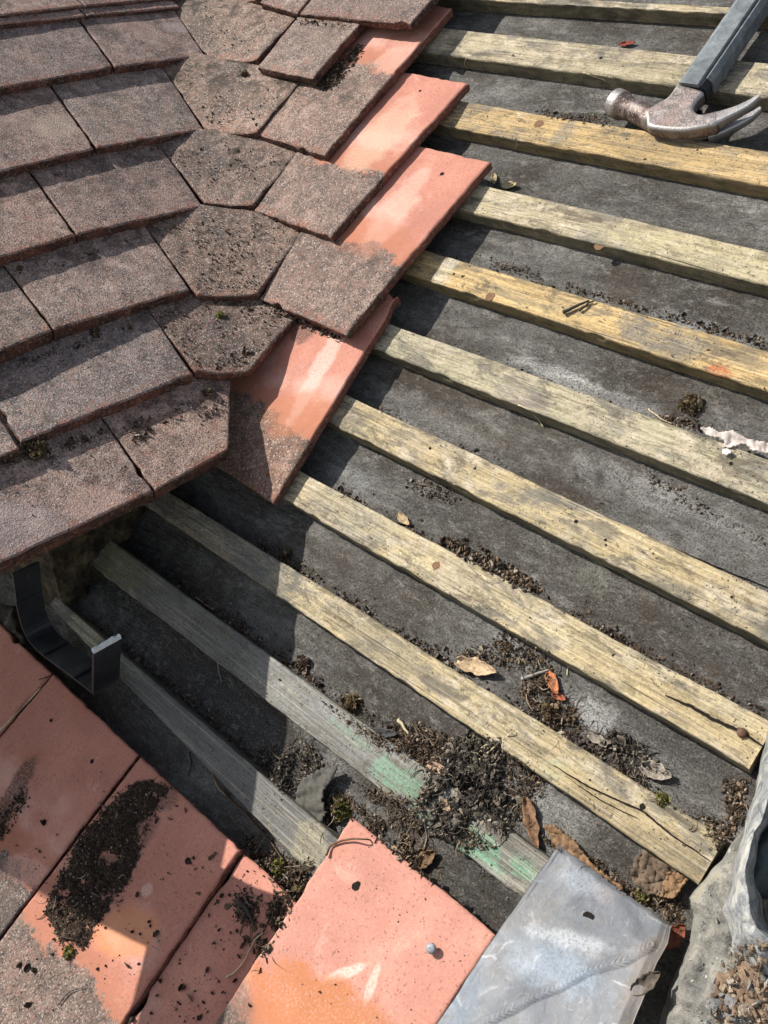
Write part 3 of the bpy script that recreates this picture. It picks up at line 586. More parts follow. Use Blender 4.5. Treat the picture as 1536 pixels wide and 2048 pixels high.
def seamd(u, v):
    best = (9, 0); acc = 0; q = np.array((u, v))
    for a, b in zip(seam[:-1], seam[1:]):
        ab = b - a; l = np.linalg.norm(ab); t = max(0, min(1, (q - a) @ ab / l / l)); d = np.linalg.norm(q - a - ab * t)
        if d < best[0]: sgn = 1 if ab[0] * (q - a)[1] - ab[1] * (q - a)[0] > 0 else -1; best = (d, acc + t * l, sgn)
        acc += l
    return best
le = [(1115, 1688), (1040, 1800), (985, 1880), (925, 1972), (868, 2055), (800, 2160)]; ri = [(1340, 1852), (1333, 1886), (1312, 1925), (1290, 1985), (1258, 2060), (1215, 2160)]
vs = []; ruv = []; fs = []; na, nb = 170, 190
for layer in (0, 1):
    for j in range(nb):
        for i in range(na):
            a, b = i / (na - 1), j / (nb - 1); px = polyx(le, b) * (1 - a) + polyx(ri, b) * a
            P = unp(px[0], px[1], .012 + .046 * b); u, v = uv(P); d, s_, sg = seamd(u, v)
            h = .002 * nz(u * 14, v * 14) + .0007 * nz(u * 50, v * 50)
            if j < 4: h -= .0006 * (4 - j) ** 1.2
            e = min(a, 1 - a); h += -.003 * max(0, (a - .93) / .07) * (1 + nz(v * 60)) + (.0015 * nz(v * 40, 3) if e < .03 else 0)
            wsm = .0047 + .0012 * nz(s_ * 60)
            if d < wsm:
                f = math.cos(d / wsm * math.pi / 2); h += (.0017 + .0005 * nz(s_ * 45, 7)) * f + (.0003 + .0005 * nz(s_ * 90, 2)) * f * math.sin((s_ * (1 + .03 * nz(s_ * 30)) - d * 1.3) / .0036 * 2 * math.pi + 2.5 * nz(u * 90, v * 90))
            vs.append(P + N * (h - (.0028 if layer else 0)) + X * .0009 * nz(v * 50, a * 3, 1) * (1 if e < .01 else 0) + V * .0009 * nz(u * 60, 4) * (1 if j == 0 else 0)); ruv.append((u, v))
off = na * nb
for j in range(nb - 1):
    for i in range(na - 1): q = j * na + i; fs += [(q, q + na, q + na + 1, q + 1), (off + q, off + q + 1, off + q + na + 1, off + q + na)]
for j in range(nb - 1):
    for i in (0, na - 1): q = j * na + i; fs.append((q, q + off, q + off + na, q + na) if i else (q, q + na, q + off + na, q + off))
for i in range(na - 1): fs.append((i, i + 1, i + 1 + off, i + off))
lead = newobj('lead_slate', vs, fs, lead_mat, None, ruv, ruv); tag(lead, 'grey-blue lead sheet with a rippled weld seam and a small punched hole', 'lead sheet')
LH_ = .030
surf_disc((1176, 1834), LH_, .0042, hole_m, 'punched_hole', lead, seed=3)

# ------------------------------------------------------------------ pale stone abutment and lead flashing at bottom right
stm = M('pale_stone'); p = stm.pos(); a1 = stm.noise(p, 18, 6, .7, .4); a2 = stm.noise(p, 90, 6, .75); a3 = stm.noise(p, 450, 4, .75)
cl = stm.ramp(a1, [(.36, (.13, .13, .12)), (.46, (.30, .285, .25)), (.55, (.47, .45, .385)), (.66, (.50, .43, .27))]); cl = stm.mix(stm.sm(a2, .52, .64, 0, .7), cl, (.20, .20, .20))
cl = stm.mix(stm.sm(a2, .42, .30, 0, .5), cl, (.17, .15, .12)); cl = stm.mix(stm.sm(a3, .60, .70, 0, .5), cl, (.15, .14, .12)); 
stm.out(stm.mix(.25, cl, (.2, .19, .17)), .9, stm.bump(stm.ma('ADD', stm.ma('MULTIPLY', a2, 1.), stm.ma('MULTIPLY', a3, .5)), .006, 1.))
outl = [(1560, 1400), (1534, 1470), (1514, 1560), (1500, 1640), (1447, 1715), (1405, 1762), (1378, 1795), (1386, 1832), (1376, 1880), (1352, 1945), (1325, 2020), (1318, 2090), (1300, 2200)]
vs = []; fs = []; nj = 60; ni = 150
for i in range(ni):
    f = i / (ni - 1); e = polyx(outl, f); P0 = unp(e[0], e[1], -.012)
    dv = np.array((.86, .10)); 
    for j in range(nj):
        g_ = j / (nj - 1); dist = g_ ** 1.4 * .34
        u, v = uv(P0); u += dv[0] * dist; v += dv[1] * dist
        h = -.012 + .030 * min(1, dist / .012) ** .6 + .055 * min(1, dist / .12) + .012 * fr(u * 26, v * 26, 3) + .0075 * fr(u * 90, v * 90, 8) * min(1, dist / .006)
        if j == 0: h = -.025
        vs.append(R(u + .002 * nz(v * 70), v, h))
for i in range(ni - 1):
    for j in range(nj - 1): q = i * nj + j; fs.append((q, q + 1, q + nj + 1, q + nj)[::-1])
o = newobj('stone_upstand', vs, fs, stm.m); tag(o, 'rough pale cream and grey stone upstand filling the bottom right corner', 'stone upstand')
# flashing: crumpled lead strip above the stone
vs = []; fs = []
fo = [(1545, 1430), (1520, 1530), (1502, 1620), (1478, 1700), (1458, 1770), (1452, 1830), (1462, 1890), (1488, 1935), (1530, 1965)]
fi = [(1640, 1440), (1600, 1530), (1548, 1600), (1520, 1660), (1506, 1730), (1508, 1800), (1530, 1850), (1570, 1880), (1620, 1900)]
ni, nj = 110, 40
for i in range(ni):
    f = i / (ni - 1); A1 = unp(*polyx(fo, f), .056); B1 = unp(*polyx(fi, f), .095)
    for j in range(nj):
        g_ = j / (nj - 1); P = A1 * (1 - g_) + B1 * g_ + N * (.012 * math.sin(g_ * math.pi) + +.007 * abs(nz(f * 7, g_ * 1.6, 1)) + .0004 * fr(f * 60, g_ * 16, 6))
        if g_ > .8: P = P - N * (.05 * ((g_ - .8) / .2) ** 1.5)
        vs.append(P + X * .004 * nz(f * 9, g_ * 1, 5))
for i in range(ni - 1):
    for j in range(nj - 1): q = i * nj + j; fs.append((q, q + nj, q + nj + 1, q + 1))
flm = M('bright_lead'); p = flm.pos(); a1 = flm.noise(p, 40, 5, .6, 1.5); flm.out(flm.ramp(flm.noise(p, 55, 7, .8, 1.), [(.36, (.09, .095, .10)), (.48, (.22, .23, .235)), (.60, (.42, .41, .375))]), flm.ma('ADD', .45, flm.ma('MULTIPLY', a1, .4)), flm.bump(flm.ma('ADD', a1, flm.noise(p, 260, 5, .8)), .0018, .6), .15)
o = newobj('lead_flashing', vs, fs, flm.m); sd = o.modifiers.new('t', 'SOLIDIFY'); sd.thickness = .002; tag(o, 'crumpled shiny lead flashing curling over the pale stone at the right photo edge', 'lead flashing')
# dark lump standing in for the shaded hollow inside the curl
def blob(name, c, rx, ry, rz, mat, seed=0., rough=.35, sub=3, ax=(X, V, N), parent=None):
    bm = bmesh.new(); bmesh.ops.create_icosphere(bm, subdivisions=sub, radius=1); vs = []; fs = [[v.index for v in f.verts] for f in bm.faces]
    for v in bm.verts:
        q = v.co; k = 1 + rough * mn.fractal(q * 1.6 + Vector((seed, seed * 2, 0)), 1, 2, 5); vs.append(c + ax[0] * q.x * rx * k + ax[1] * q.y * ry * k + ax[2] * q.z * rz * k)
    bm.free(); return newobj(name, vs, fs, mat, parent)
tag(blob('dark_stone', unp(1550, 1705, .045), .016, .034, .03, plain('dark_slate_stone', (.07, .085, .085), .6, var=.3), 3., .15, 4), 'smooth dark lump standing in for the shaded hollow inside the lead flashing curl', 'stone')
bpy.context.view_layer.update(); dg0 = bpy.context.evaluated_depsgraph_get()
def drop_h(x, y):
    d = ray(x, y); ok, loc, *_ = sc.ray_cast(dg0, Vector(CAM), Vector(d / np.linalg.norm(d))); return np.array(loc) @ N
brs = plain('brown_rubble', (.17, .115, .075), .9, var=.5, sc_=60, bump=.002)
grs = plain('grey_rubble', (.15, .15, .155), .9, var=.4, sc_=60, bump=.002)
for i, (x, y, r, mt, lab) in enumerate([(1475, 1985, .014, brs, 'brown rubble stone low in the bottom right corner, left of its neighbours'), (1525, 1960, .017, brs, 'brown rubble stone just under the lead flashing at the right edge'), (1485, 2030, .013, grs, 'small grey rubble stone at the bottom edge of the photo'), (1435, 2015, .007, grs, 'smallest grey pebble bedded in the pale stone at bottom right'), (1530, 2025, .014, brs, 'brown stone in the extreme bottom right corner')]):
    h = float(drop_h(x, y)) + .002
    tag(blob('rubble_stone', unp(x, y, h), r, r * .75, r * .6, mt, i * 5., .22, 4), lab, 'stone', 'rubble stones in the corner')

# ------------------------------------------------------------------ wall under the eave, roof deck, gutter bracket
mw = M('mossy_mortar'); p = mw.pos(); a1 = mw.noise(p, 35, 6, .75); a2 = mw.noise(p, 240, 5, .75)
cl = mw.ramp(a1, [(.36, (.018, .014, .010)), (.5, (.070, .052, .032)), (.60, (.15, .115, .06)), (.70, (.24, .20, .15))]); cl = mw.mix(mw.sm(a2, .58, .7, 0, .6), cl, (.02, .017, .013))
mw.out(cl, .95, mw.bump(mw.ma('ADD', a1, a2), .005, .9))
base = [(380, 880), (300, 1005), (200, 1155), (133, 1238), (112, 1226), (40, 1172), (-60, 1100), (-300, 930)]
vs = []; fs = []; ni, nj = 160, 50
for i in range(ni):
    P = unp(*polyx(base, i / (ni - 1)), -.022)
    s_, t_ = lst(P); zt = (P - LPt(s_, t_, 0)); top = P.copy()
    k = (-.040 - (P - E0) @ NLv) / NLv[2]; 
    for j in range(nj):
        g_ = j / (nj - 1); Q = P + np.array([0, 0, 1.]) * (k * g_ - .01 * (1 - g_))
        Q = Q + X * (.008 * fr(Q[1] * 40, Q[2] * 40, 2) + .006 * fr(Q[1] * 120, Q[2] * 120, 2)); vs.append(Q)
for i in range(ni - 1):
    for j in range(nj - 1): q = i * nj + j; fs.append((q, q + nj, q + nj + 1, q + 1))
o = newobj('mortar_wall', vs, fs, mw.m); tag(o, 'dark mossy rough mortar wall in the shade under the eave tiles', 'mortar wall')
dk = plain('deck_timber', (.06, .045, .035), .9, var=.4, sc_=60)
def sun_st(px, h=.02):
    P = unp(*px, h); k = ((P - E0) @ NLv + .03) / (L @ NLv); return lst(P - L * k)
s_a, s_b = sun_st((375, 1935)), sun_st((235, 1865)); kk = (s_b[0] - s_a[0]) / (s_b[1] - s_a[1]); print('deck edge', s_a, s_b, sun_st((190, 1880)), sun_st((0, 1850)))
def sline(t): return s_a[0] + kk * (t - s_a[1])
pts = [(sline(.035), .035), (-.03, .035), (.40, .62), (.95, 1.45), (.95, 1.9), (sline(1.9), 1.9)]  # added deck; left edge cut along sun rays to leave a lit patch
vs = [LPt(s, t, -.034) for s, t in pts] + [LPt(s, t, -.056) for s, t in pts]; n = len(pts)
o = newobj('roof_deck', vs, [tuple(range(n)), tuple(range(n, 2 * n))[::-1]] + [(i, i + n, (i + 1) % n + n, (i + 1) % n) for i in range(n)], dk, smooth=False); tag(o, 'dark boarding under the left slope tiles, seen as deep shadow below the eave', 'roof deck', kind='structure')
ORD = 'first second third fourth fifth sixth seventh eighth ninth tenth eleventh twelfth thirteenth fourteenth fifteenth sixteenth seventeenth'.split()
# rest of the left slope beyond the frame (it shades the bottom course)
extra = tile_mat('weathered_tile_far', .6, BR1, .4, .5)
for r_i in range(0, 16):
    t0 = .004 + r_i * .106; s_edge = sline(t0) + .055; k = 0
    s1 = -.31 - .09 * (r_i % 2) - r_i * .02 if r_i < 7 else .6 * t0
    while s1 > s_edge + .03:
        s0 = max(s1 - .166, s_edge)
        o = tile_mesh('roof_tile', LPt(s0 + .001, t0, -.003), LPt(s1 - .001, t0, -.003), LPt(s1 - .001, t0 + .25, -.033), LPt(s0 + .001, t0 + .25, -.033), extra, na=4, nb=6, seed=r_i * 9 + k)
        tag(o, 'tile left of the photo, %s course up, %s from the right' % (ORD[r_i], ORD[min(k, 16)]), 'roof tile', 'left slope tiles outside the frame'); s1 -= .166; k += 1

plastic = M('black_plastic'); p = plastic.pos(); a1 = plastic.noise(p, 60, 6, .7, 1.); a2 = plastic.noise(p, 12, 4, .6)
cl = plastic.ramp(a2, [(.35, (.014, .015, .017)), (.6, (.035, .038, .042))]); cl = plastic.mix(plastic.sm(a1, .58, .72, 0, .5), cl, (.16, .17, .18))
plastic.b.inputs['Specular IOR Level'].default_value = .5; plastic.out(cl, plastic.ma('ADD', .32, plastic.ma('MULTIPLY', a1, .3)), plastic.bump(a1, .0006, .4))
# unseen gutter added beyond the left edge to shade the bottom tiles
gp = [E0 - LH * .335 + X * (.040 + .060 * math.cos(a)) + np.array([0, 0, -.028 - .05 * math.sin(a)]) for a in np.linspace(math.pi, 0, 18)]
GUT = gp
gb = empty('gutter_bracket', tuple(unp(187, 1386, .036)))
Pb = unp(187, 1386, .036)
prof = [(26, 1150), (30, 1180), (37, 1225), (50, 1268), (72, 1298), (100, 1320), (140, 1350), (187, 1386)]
P3 = [unp(x, y, 0, LH, Pb) for x, y in prof]
def smoothp(P, n):
    out = []
    for i in range(len(P) - 1):
        p0, p1, p2, p3 = P[max(0, i - 1)], P[i], P[i + 1], P[min(len(P) - 1, i + 2)]
        for k in range(n): t = k / n; out.append(.5 * ((2 * p1) + (-p0 + p2) * t + (2 * p0 - 5 * p1 + 4 * p2 - p3) * t * t + (-p0 + 3 * p1 - 3 * p2 + p3) * t ** 3))
    out.append(P[-1]); return out
def extr(P, wy, th, name, mat, jag=None, off=0.):
    P = [np.array(q) for q in P]; vs = []; fs = []; n = len(P); m_ = 8
    for i, q in enumerate(P):
        t = P[min(n - 1, i + 1)] - P[max(0, i - 1)]; nn = np.cross(t, LH); nn /= np.linalg.norm(nn)
        for j in range(m_ + 1):
            f = j / m_; b = q + LH * (wy * f + off)
            if jag and i == n - 1: b = b + np.array([0, 0, 1.]) * jag * nz(f * 6, 3)
            vs += [b, b + nn * th]
    s = (m_ + 1) * 2
    for i in range(n - 1):
        for j in range(m_): a = i * s + j * 2; fs += [(a, a + 2, a + s + 2, a + s), (a + 1, a + s + 1, a + s + 3, a + 3)]
        a = i * s; fs.append((a, a + s, a + s + 1, a + 1)); a = i * s + m_ * 2; fs.append((a, a + 1, a + s + 1, a + s))
    for j in range(m_): a = j * 2; fs.append((a, a + 1, a + 3, a + 2)); a = (n - 1) * s + j * 2; fs.append((a, a + 2, a + 3, a + 1))
    o = newobj(name, vs, fs, mat, smooth=False); return o
WY = .031
tag(extr(GUT, -.42, .002, 'gutter', plastic.m), 'black half-round gutter under the eave beyond the left photo edge', 'gutter')
strip = extr(smoothp(P3, 5), WY, -.003, 'strap', plastic.m)
top = unp(188, 1308, 0, LH, Pb)
lip = extr([P3[-1] + (top - P3[-1]) * f for f in np.linspace(0, 1, 6)], WY, .0035, 'lip', plastic.m, jag=.004)
wht = plain('fractured_plastic', (.70, .74, .74), .6, var=.15, sc_=400)
brk = extr([top + np.array([0, 0, .0002]), top + np.array([0, 0, .0048])], WY, .0036, 'broken_edge', wht, jag=.003)
ribs = []
for i in (8, 22, 30):
    q = smoothp(P3, 5)[i]; q2 = smoothp(P3, 5)[i + 1]; ribs.append(extr([q + N * .0015, q2 + N * .0015], WY, .0018, 'rib', plastic.m))
for o in [strip, lip, brk] + ribs: reparent(o, gb)
tag(gb, 'broken black plastic gutter bracket hanging under the eave over the pink tiles', 'gutter bracket')

# ------------------------------------------------------------------ hammer
steel = M('worn_steel'); p = steel.pos(); a1 = steel.noise(p, 90, 6, .7, .5); a2 = steel.noise(p, 500, 4, .7); a3 = steel.noise(p, 25, 3, .6)
cl = steel.ramp(a1, [(.36, (.040, .026, .021)), (.5, (.115, .085, .075)), (.62, (.24, .20, .185))]); cl = steel.mix(steel.sm(a2, .54, .66, 0, .7), cl, (.50, .46, .44)); cl = steel.mix(steel.sm(a3, .55, .7, 0, .5), cl, (.25, .15, .12))
wr = steel.attr('bright'); cl = steel.mix(wr, cl, (.55, .54, .53))
steel.out(cl, steel.ma('SUBTRACT', steel.ma('ADD', .38, steel.ma('MULTIPLY', a1, .3)), steel.ma('MULTIPLY', wr, .18)), steel.bump(steel.ma('ADD', a1, steel.ma('MULTIPLY', a2, .8)), .0009, .8), .6)
rub = M('grey_rubber'); p = rub.pos(); a1 = rub.noise(p, 70, 6, .75, .4); a2 = rub.noise(p, 500, 3, .7)
cl = rub.ramp(a1, [(.3, (.075, .082, .09)), (.5, (.13, .145, .155)), (.72, (.24, .26, .27))]); cl = rub.mix(rub.sm(a2, .62, .72, 0, .4), cl, (.30, .31, .31)); rub.out(cl, .55, rub.bump(a1, .0005, .4))
dkr = plain('dark_rubber', (.03, .031, .033), .6, var=.3)
HT = .021; HB = -.006   # top and bottom heights of the hammer head above the battens
def z3(x, y): return (1180 + x / 4.315, y / 4.315)
def hp(x, y, h=HT): return np.array(puv(*z3(x, y), h))
ham = empty('claw_hammer', tuple(R(*hp(720, 960), 0)))
pc = hp(205, 868, .010) ; cc = hp(720, 960); ax = cc - pc; ax = hp(470, 985, .010) - pc; ax /= np.linalg.norm(ax); ay = np.array((-ax[1], ax[0]))
def H3(p, q, h): return R(*(pc + ax * p + ay * q), h)
hm = (HT + HB) / 2
# poll and neck: turned shape along ax
vs = []; br = []; nseg = 28; pr = [(-.001, .0001), (-.001, .0125), (0.0, .0148), (.0015, .0158), (.010, .0160), (.0135, .0156), (.0155, .0146), (.020, .0132), (.026, .0122), (.034, .0120), (.042, .0122), (.050, .0125), (.056, .0130), (.068, .0130)]
for (p_, r) in pr:
    for k in range(nseg):
        t = k / nseg * 2 * math.pi; oc = 1 + (.03 * math.cos(8 * t) if p_ > .014 else 0); vs.append(H3(p_, math.cos(t) * r * oc, hm + math.sin(t) * r * oc)); br.append(max(0., 1 - abs(p_ - .006) / .008) * .8 if p_ < .014 else 0.)
fs = [(l * nseg + k, (l + 1) * nseg + k, (l + 1) * nseg + (k + 1) % nseg, l * nseg + (k + 1) % nseg) for l in range(len(pr) - 1) for k in range(nseg)]
poll = newobj('poll', vs, fs, steel.m, attr={'bright': br})
# cheek block: outline of the upper face, thick plate with rounded rims
chk = [hp(*q) for q in [(478, 955), (540, 905), (610, 868), (668, 828), (712, 775), (765, 712), (870, 745), (980, 785), (935, 840), (893, 905), (905, 955), (950, 976), (1030, 970), (1100, 952), (1105, 1046), (1020, 1078), (940, 1096), (800, 1116), (640, 1108), (500, 1082), (484, 1020)]]
def prism(name, outline, h1, h0, mat, rim=.003, parent=None, bright=None):
    P = np.array(outline); n = len(P); c = P.mean(0); vs = []; at = []
    def inset(d):
        out = []
        for i in range(n):
            a, b, e = P[i - 1], P[i], P[(i + 1) % n]; d1 = (b - a) / (np.linalg.norm(b - a) + 1e-9); d2 = (e - b) / (np.linalg.norm(e - b) + 1e-9); nn = np.array((-(d1 + d2)[1], (d1 + d2)[0])); nn /= np.linalg.norm(nn) + 1e-9
            if sgn < 0: nn = -nn
            out.append(b + nn * d)
        return out
    area = sum(P[i - 1][0] * P[i][1] - P[i][0] * P[i - 1][1] for i in range(n)); sgn = 1 if area > 0 else -1
    rings = [(rim, h1, .15), (rim * .45, h1 - rim * .18, .6), (.0003, h1 - rim * .6, .8), (0, h1 - rim * 1.2, .2), (0, h0 + rim, 0), (rim * .5, h0, 0)]
    for d, h, b in rings:
        for q in inset(d): vs.append(R(q[0], q[1], h)); at.append(b)
    fs = [tuple(range(n)) if sgn > 0 else tuple(range(n))[::-1], tuple(range((len(rings) - 1) * n, len(rings) * n))[::-1] if sgn > 0 else tuple(range((len(rings) - 1) * n, len(rings) * n))]
    for l in range(len(rings) - 1):
        for k in range(n): q = (l * n + k, l * n + (k + 1) % n, (l + 1) * n + (k + 1) % n, (l + 1) * n + k); fs.append(q[::-1] if sgn > 0 else q)
    return newobj(name, vs, fs, mat, parent, attr={'bright': at})
# resample outline smoothly
def resample(P, n=4):
    P = [np.array(q) for q in P]; out = []
    for i in range(len(P)):
        p0, p1, p2, p3 = P[i - 1], P[i], P[(i + 1) % len(P)], P[(i + 2) % len(P)]
        for k in range(n): t = k / n; out.append(.5 * ((2 * p1) + (-p0 + p2) * t + (2 * p0 - 5 * p1 + 4 * p2 - p3) * t * t + (-p0 + 3 * p1 - 3 * p2 + p3) * t ** 3))
    return out
cheek = prism('cheek', resample(chk, 3), HT, .004, steel.m, .0035); cheek.data.polygons.foreach_set('use_smooth', [len(p_.vertices) == 4 for p_ in cheek.data.polygons])
cheek2 = prism('cheek', [q * .86 + hp(740, 950) * .14 - hp(0, 0) * 0 for q in resample(chk, 3)], .005, HB, steel.m, .004)
# two claw prongs, curved and tapering
ci = [(1000, 976), (1100, 950), (1200, 918), (1290, 880), (1370, 838), (1452, 786)]; co = [(1000, 1082), (1100, 1048), (1190, 1000), (1290, 945), (1380, 885), (1464, 808)]
def prong(htop0, htop1, hbot0, hbot1, name):
    I = smoothp([hp(*q) for q in ci], 5); O = smoothp([hp(*q) for q in co], 5); vs = []; at = []; n = len(I)
    for k in range(n):
        f = k / (n - 1); t = htop0 + (htop1 - htop0) * f; b = hbot0 + (hbot1 - hbot0) * f; i_, o_ = I[k], O[k]; d = (i_ - o_) ; d1 = d * .12
        ring = [(i_, b), (i_, t - .0012), (i_ - d1, t), (o_ + d1, t), (o_, t - .0014), (o_ + d * .05, b)]
        for q, h in ring: vs.append(R(q[0], q[1], h))
        at += [0, .3 * f, .15 + .45 * f, .55 + .35 * f, .6 + .3 * f, .1]
    fs = [(k * 6 + j, k * 6 + (j + 1) % 6, (k + 1) * 6 + (j + 1) % 6, (k + 1) * 6 + j) for k in range(n - 1) for j in range(6)] + [tuple((n - 1) * 6 + j for j in range(6))[::-1], tuple(range(6))]
    return newobj(name, vs, fs, steel.m, attr={'bright': at}, smooth=False)
pr1 = prong(HT + .0003, .018, .0085, .0105, 'claw'); pr2 = prong(.0055, .0015, HB, -.005, 'claw')
# socket and handle
def beam(name, A1, A2, sec, mat, smooth=False):
    vs = []
    d = A2 - A1; d2 = d / np.linalg.norm(d); q = np.array((-d2[1], d2[0]))
    nn = 16
    for k in range(nn + 1):
        c = A1 + d * k / nn
        for (w_, h) in sec: e = c + q * w_; vs.append(R(e[0], e[1], h))
    m_ = len(sec); fs = [(k * m_ + j, (k + 1) * m_ + j, (k + 1) * m_ + (j + 1) % m_, k * m_ + (j + 1) % m_) for k in range(nn) for j in range(m_)] + [tuple(range(m_)), tuple(nn * m_ + j for j in range(m_))[::-1]]
    return newobj(name, vs, fs, mat, smooth=smooth)
h0 = (hp(765, 715) + hp(980, 787)) / 2; h1 = (hp(1290, 0) + hp(1480, 0)) / 2; dd = (h1 - h0) / np.linalg.norm(h1 - h0); h2 = h0 + dd * .30
wd = np.linalg.norm(hp(765, 715) - hp(980, 787)) / 2
c1 = wd * .95
sock = beam('handle_core', h0 + dd * .001, h2, [(-c1, 0.0025), (-c1, 0.0175), (-c1 * .72, 0.0230), (c1 * .72, 0.0230), (c1, 0.0175), (c1, 0.0025), (c1 * .7, -0.0025), (-c1 * .7, -0.0025)], dkr)
grip = beam('grip_panel', h0, h2, [(-c1 * .60, 0.0215), (-c1 * .60, 0.0240), (-c1 * .50, 0.0255), (c1 * .66, 0.0255), (c1 * .78, 0.0240), (c1 * .78, 0.0215)], rub.m)
gl = beam('grip_side', h0 + dd * .004, h2, [(c1 * .86, 0.0035), (c1 * .86, 0.0220), (c1 * 1.10, 0.0195), (c1 * 1.10, 0.0035)], rub.m)
gr_ = beam('grip_side', h0 + dd * .012, h2, [(-c1 * 1.12, 0.0035), (-c1 * 1.12, 0.0185), (-c1 * .80, 0.0233), (-c1 * .72, 0.0233), (-c1 * .72, 0.0035)], rub.m)
for o in (poll, cheek, cheek2, pr1, pr2, sock, grip, gl, gr_): reparent(o, ham)
tag(ham, 'claw hammer with worn brown steel head and grey rubber handle lying on the battens', 'hammer')

# ------------------------------------------------------------------ fascia end at the left edge
mf = plain('rotten_timber', (.055, .048, .038), .95, var=.7, sc_=120, bump=.003)
def lump(name, poly, h0, h1, mat, amp=.003, label='', cat=''):
    P = np.array([puv(*q, 0.) for q in poly]); c = P.mean(0); vs = []; fs = []; nr, ns = 14, 60
    per = [polyx([*P, P[0]], k / ns) for k in range(ns)]
    for r_ in range(nr + 1):
        f = r_ / nr; sc_ = min(1., 1.02 - max(0, f - .5) * 2 * 1.0) if f > .5 else 1.
        hh = h0 + (h1 - h0) * min(1, f * 2)
        for q in per:
            e = c + (q - c) * sc_; vs.append(R(e[0] + amp * nz(e[0] * 70, e[1] * 70, hh * 50), e[1] + amp * nz(e[1] * 70, e[0] * 70, hh * 50 + 4), hh + (amp * 1.5 * fr(e[0] * 60, e[1] * 60, 3) if f >= .5 else 0)))
    for r_ in range(nr):
        for k in range(ns): a = r_ * ns + k; b = r_ * ns + (k + 1) % ns; fs.append((a, b, b + ns, a + ns))
    o = newobj(name, vs, fs, mat); tag(o, label, cat); return o
lump('fascia_end', [(-120, 1215), (28, 1212), (44, 1262), (58, 1290), (20, 1300), (-120, 1330)], -.02, .006, mf, .004, 'rotten dark timber end and rubble at the left photo edge below the eave', 'fascia board')

# ------------------------------------------------------------------ debris dropped on the built surfaces
bpy.context.view_layer.update(); dg = bpy.context.evaluated_depsgraph_get()
def drop(x, y):
    d = ray(x, y); d = d / np.linalg.norm(d)
    ok, loc, nn, idx, ob, mt_ = sc.ray_cast(dg, Vector(CAM), Vector(d))
    if not ok: return None
    return np.array(loc), np.array(nn), ob.name
def inpoly(x, y, P):
    c = False; j = len(P) - 1
    for i in range(len(P)):
        xi, yi = P[i]; xj, yj = P[j]
        if (yi > y) != (yj > y) and x < (xj - xi) * (y - yi) / (yj - yi) + xi: c = not c
        j = i
    return c
def pdist(x, y, P):
    best = 1e9
    for i in range(len(P)):
        a = np.array(P[i - 1]); b = np.array(P[i]); ab = b - a; t = max(0, min(1, ((x - a[0]) * ab[0] + (y - a[1]) * ab[1]) / (ab @ ab))); best = min(best, math.hypot(x - a[0] - ab[0] * t, y - a[1] - ab[1] * t))
    return best
def icos(sub):
    bm = bmesh.new(); bmesh.ops.create_icosphere(bm, subdivisions=sub, radius=1); v = np.array([q.co[:] for q in bm.verts]); f = np.array([[a.index for a in q.verts] for q in bm.faces]); bm.free(); return v, f
ICO = [icos(1), icos(2)]
def rotm():
    q = rng.normal(size=4); q /= np.linalg.norm(q); a, b, c, d = q
    return np.array([[1 - 2 * (c * c + d * d), 2 * (b * c - a * d), 2 * (b * d + a * c)], [2 * (b * c + a * d), 1 - 2 * (b * b + d * d), 2 * (c * d - a * b)], [2 * (b * d - a * c), 2 * (c * d + a * b), 1 - 2 * (b * b + c * c)]])
class Bag:
    def __init__(s): s.v = []; s.f = []; s.t = []; s.n = 0
    def add(s, v, f, t): s.v.append(v); s.f += [tuple(q) for q in (np.asarray(f) + s.n)] if not isinstance(f, list) else [tuple(i + s.n for i in q) for q in f]; s.t.append(np.full(len(v), t)); s.n += len(v)
    def crumb(s, P, r, t=None, flat=.75):
        if rng.random() < .16 and r < .003: r *= 1.7; flat = .16
        V0, F0 = ICO[1 if r > .0022 else 0]; v = V0 * (1 + rng.uniform(-.3, .35, (len(V0), 1))) * np.array([1, rng.uniform(.55, 1), rng.uniform(.4, .9) * flat]) * r
        s.add(v @ rotm().T + P, F0, rng.random() if t is None else t)
    def fibre(s, P, d, ln, r, t=None, curl=1.):
        d = d / np.linalg.norm(d); side = np.cross(d, N); side /= np.linalg.norm(side) + 1e-9; n = 6; pts = []; c = P.copy(); dd = d.copy()
        b1, b2 = rng.normal(size=2) * .5 * curl
        for k in range(n): pts.append(c.copy()); c = c + dd * ln / n; dd = dd + side * b1 + N * b2 * .6; dd /= np.linalg.norm(dd)
        vs = []
        for k, q in enumerate(pts):
            rr = r * (1 - .5 * k / n)
            for a in range(3): th = a * 2.094; vs.append(q + side * math.cos(th) * rr + N * math.sin(th) * rr)
        fs = [(k * 3 + a, k * 3 + (a + 1) % 3, k * 3 + 3 + (a + 1) % 3, k * 3 + 3 + a) for k in range(n - 1) for a in range(3)] + [(0, 2, 1), tuple(range(n * 3 - 3, n * 3))]
        s.add(np.array(vs), fs, rng.random() if t is None else t)
    def build(s, name, mat, label, cat, kind='stuff', group=None, smooth=False):
        if not s.n: return None
        v = np.concatenate(s.v); o = newobj(name, v, s.f, mat, smooth=smooth, attr={'tint': np.concatenate(s.t)}); return tag(o, label, cat, group, kind)
soil = soil_mat('dark_soil', (.022, .014, .009), (.070, .044, .029), (.18, .12, .08)); soil_g = soil_mat('grey_soil', (.018, .014, .011), (.078, .064, .050), (.23, .19, .145)); litter = soil_mat('leaf_litter', (.024, .017, .011), (.088, .060, .040), (.28, .20, .125))
for q_ in HOLES: surf_disc_now(*q_[:6], seed=q_[6])
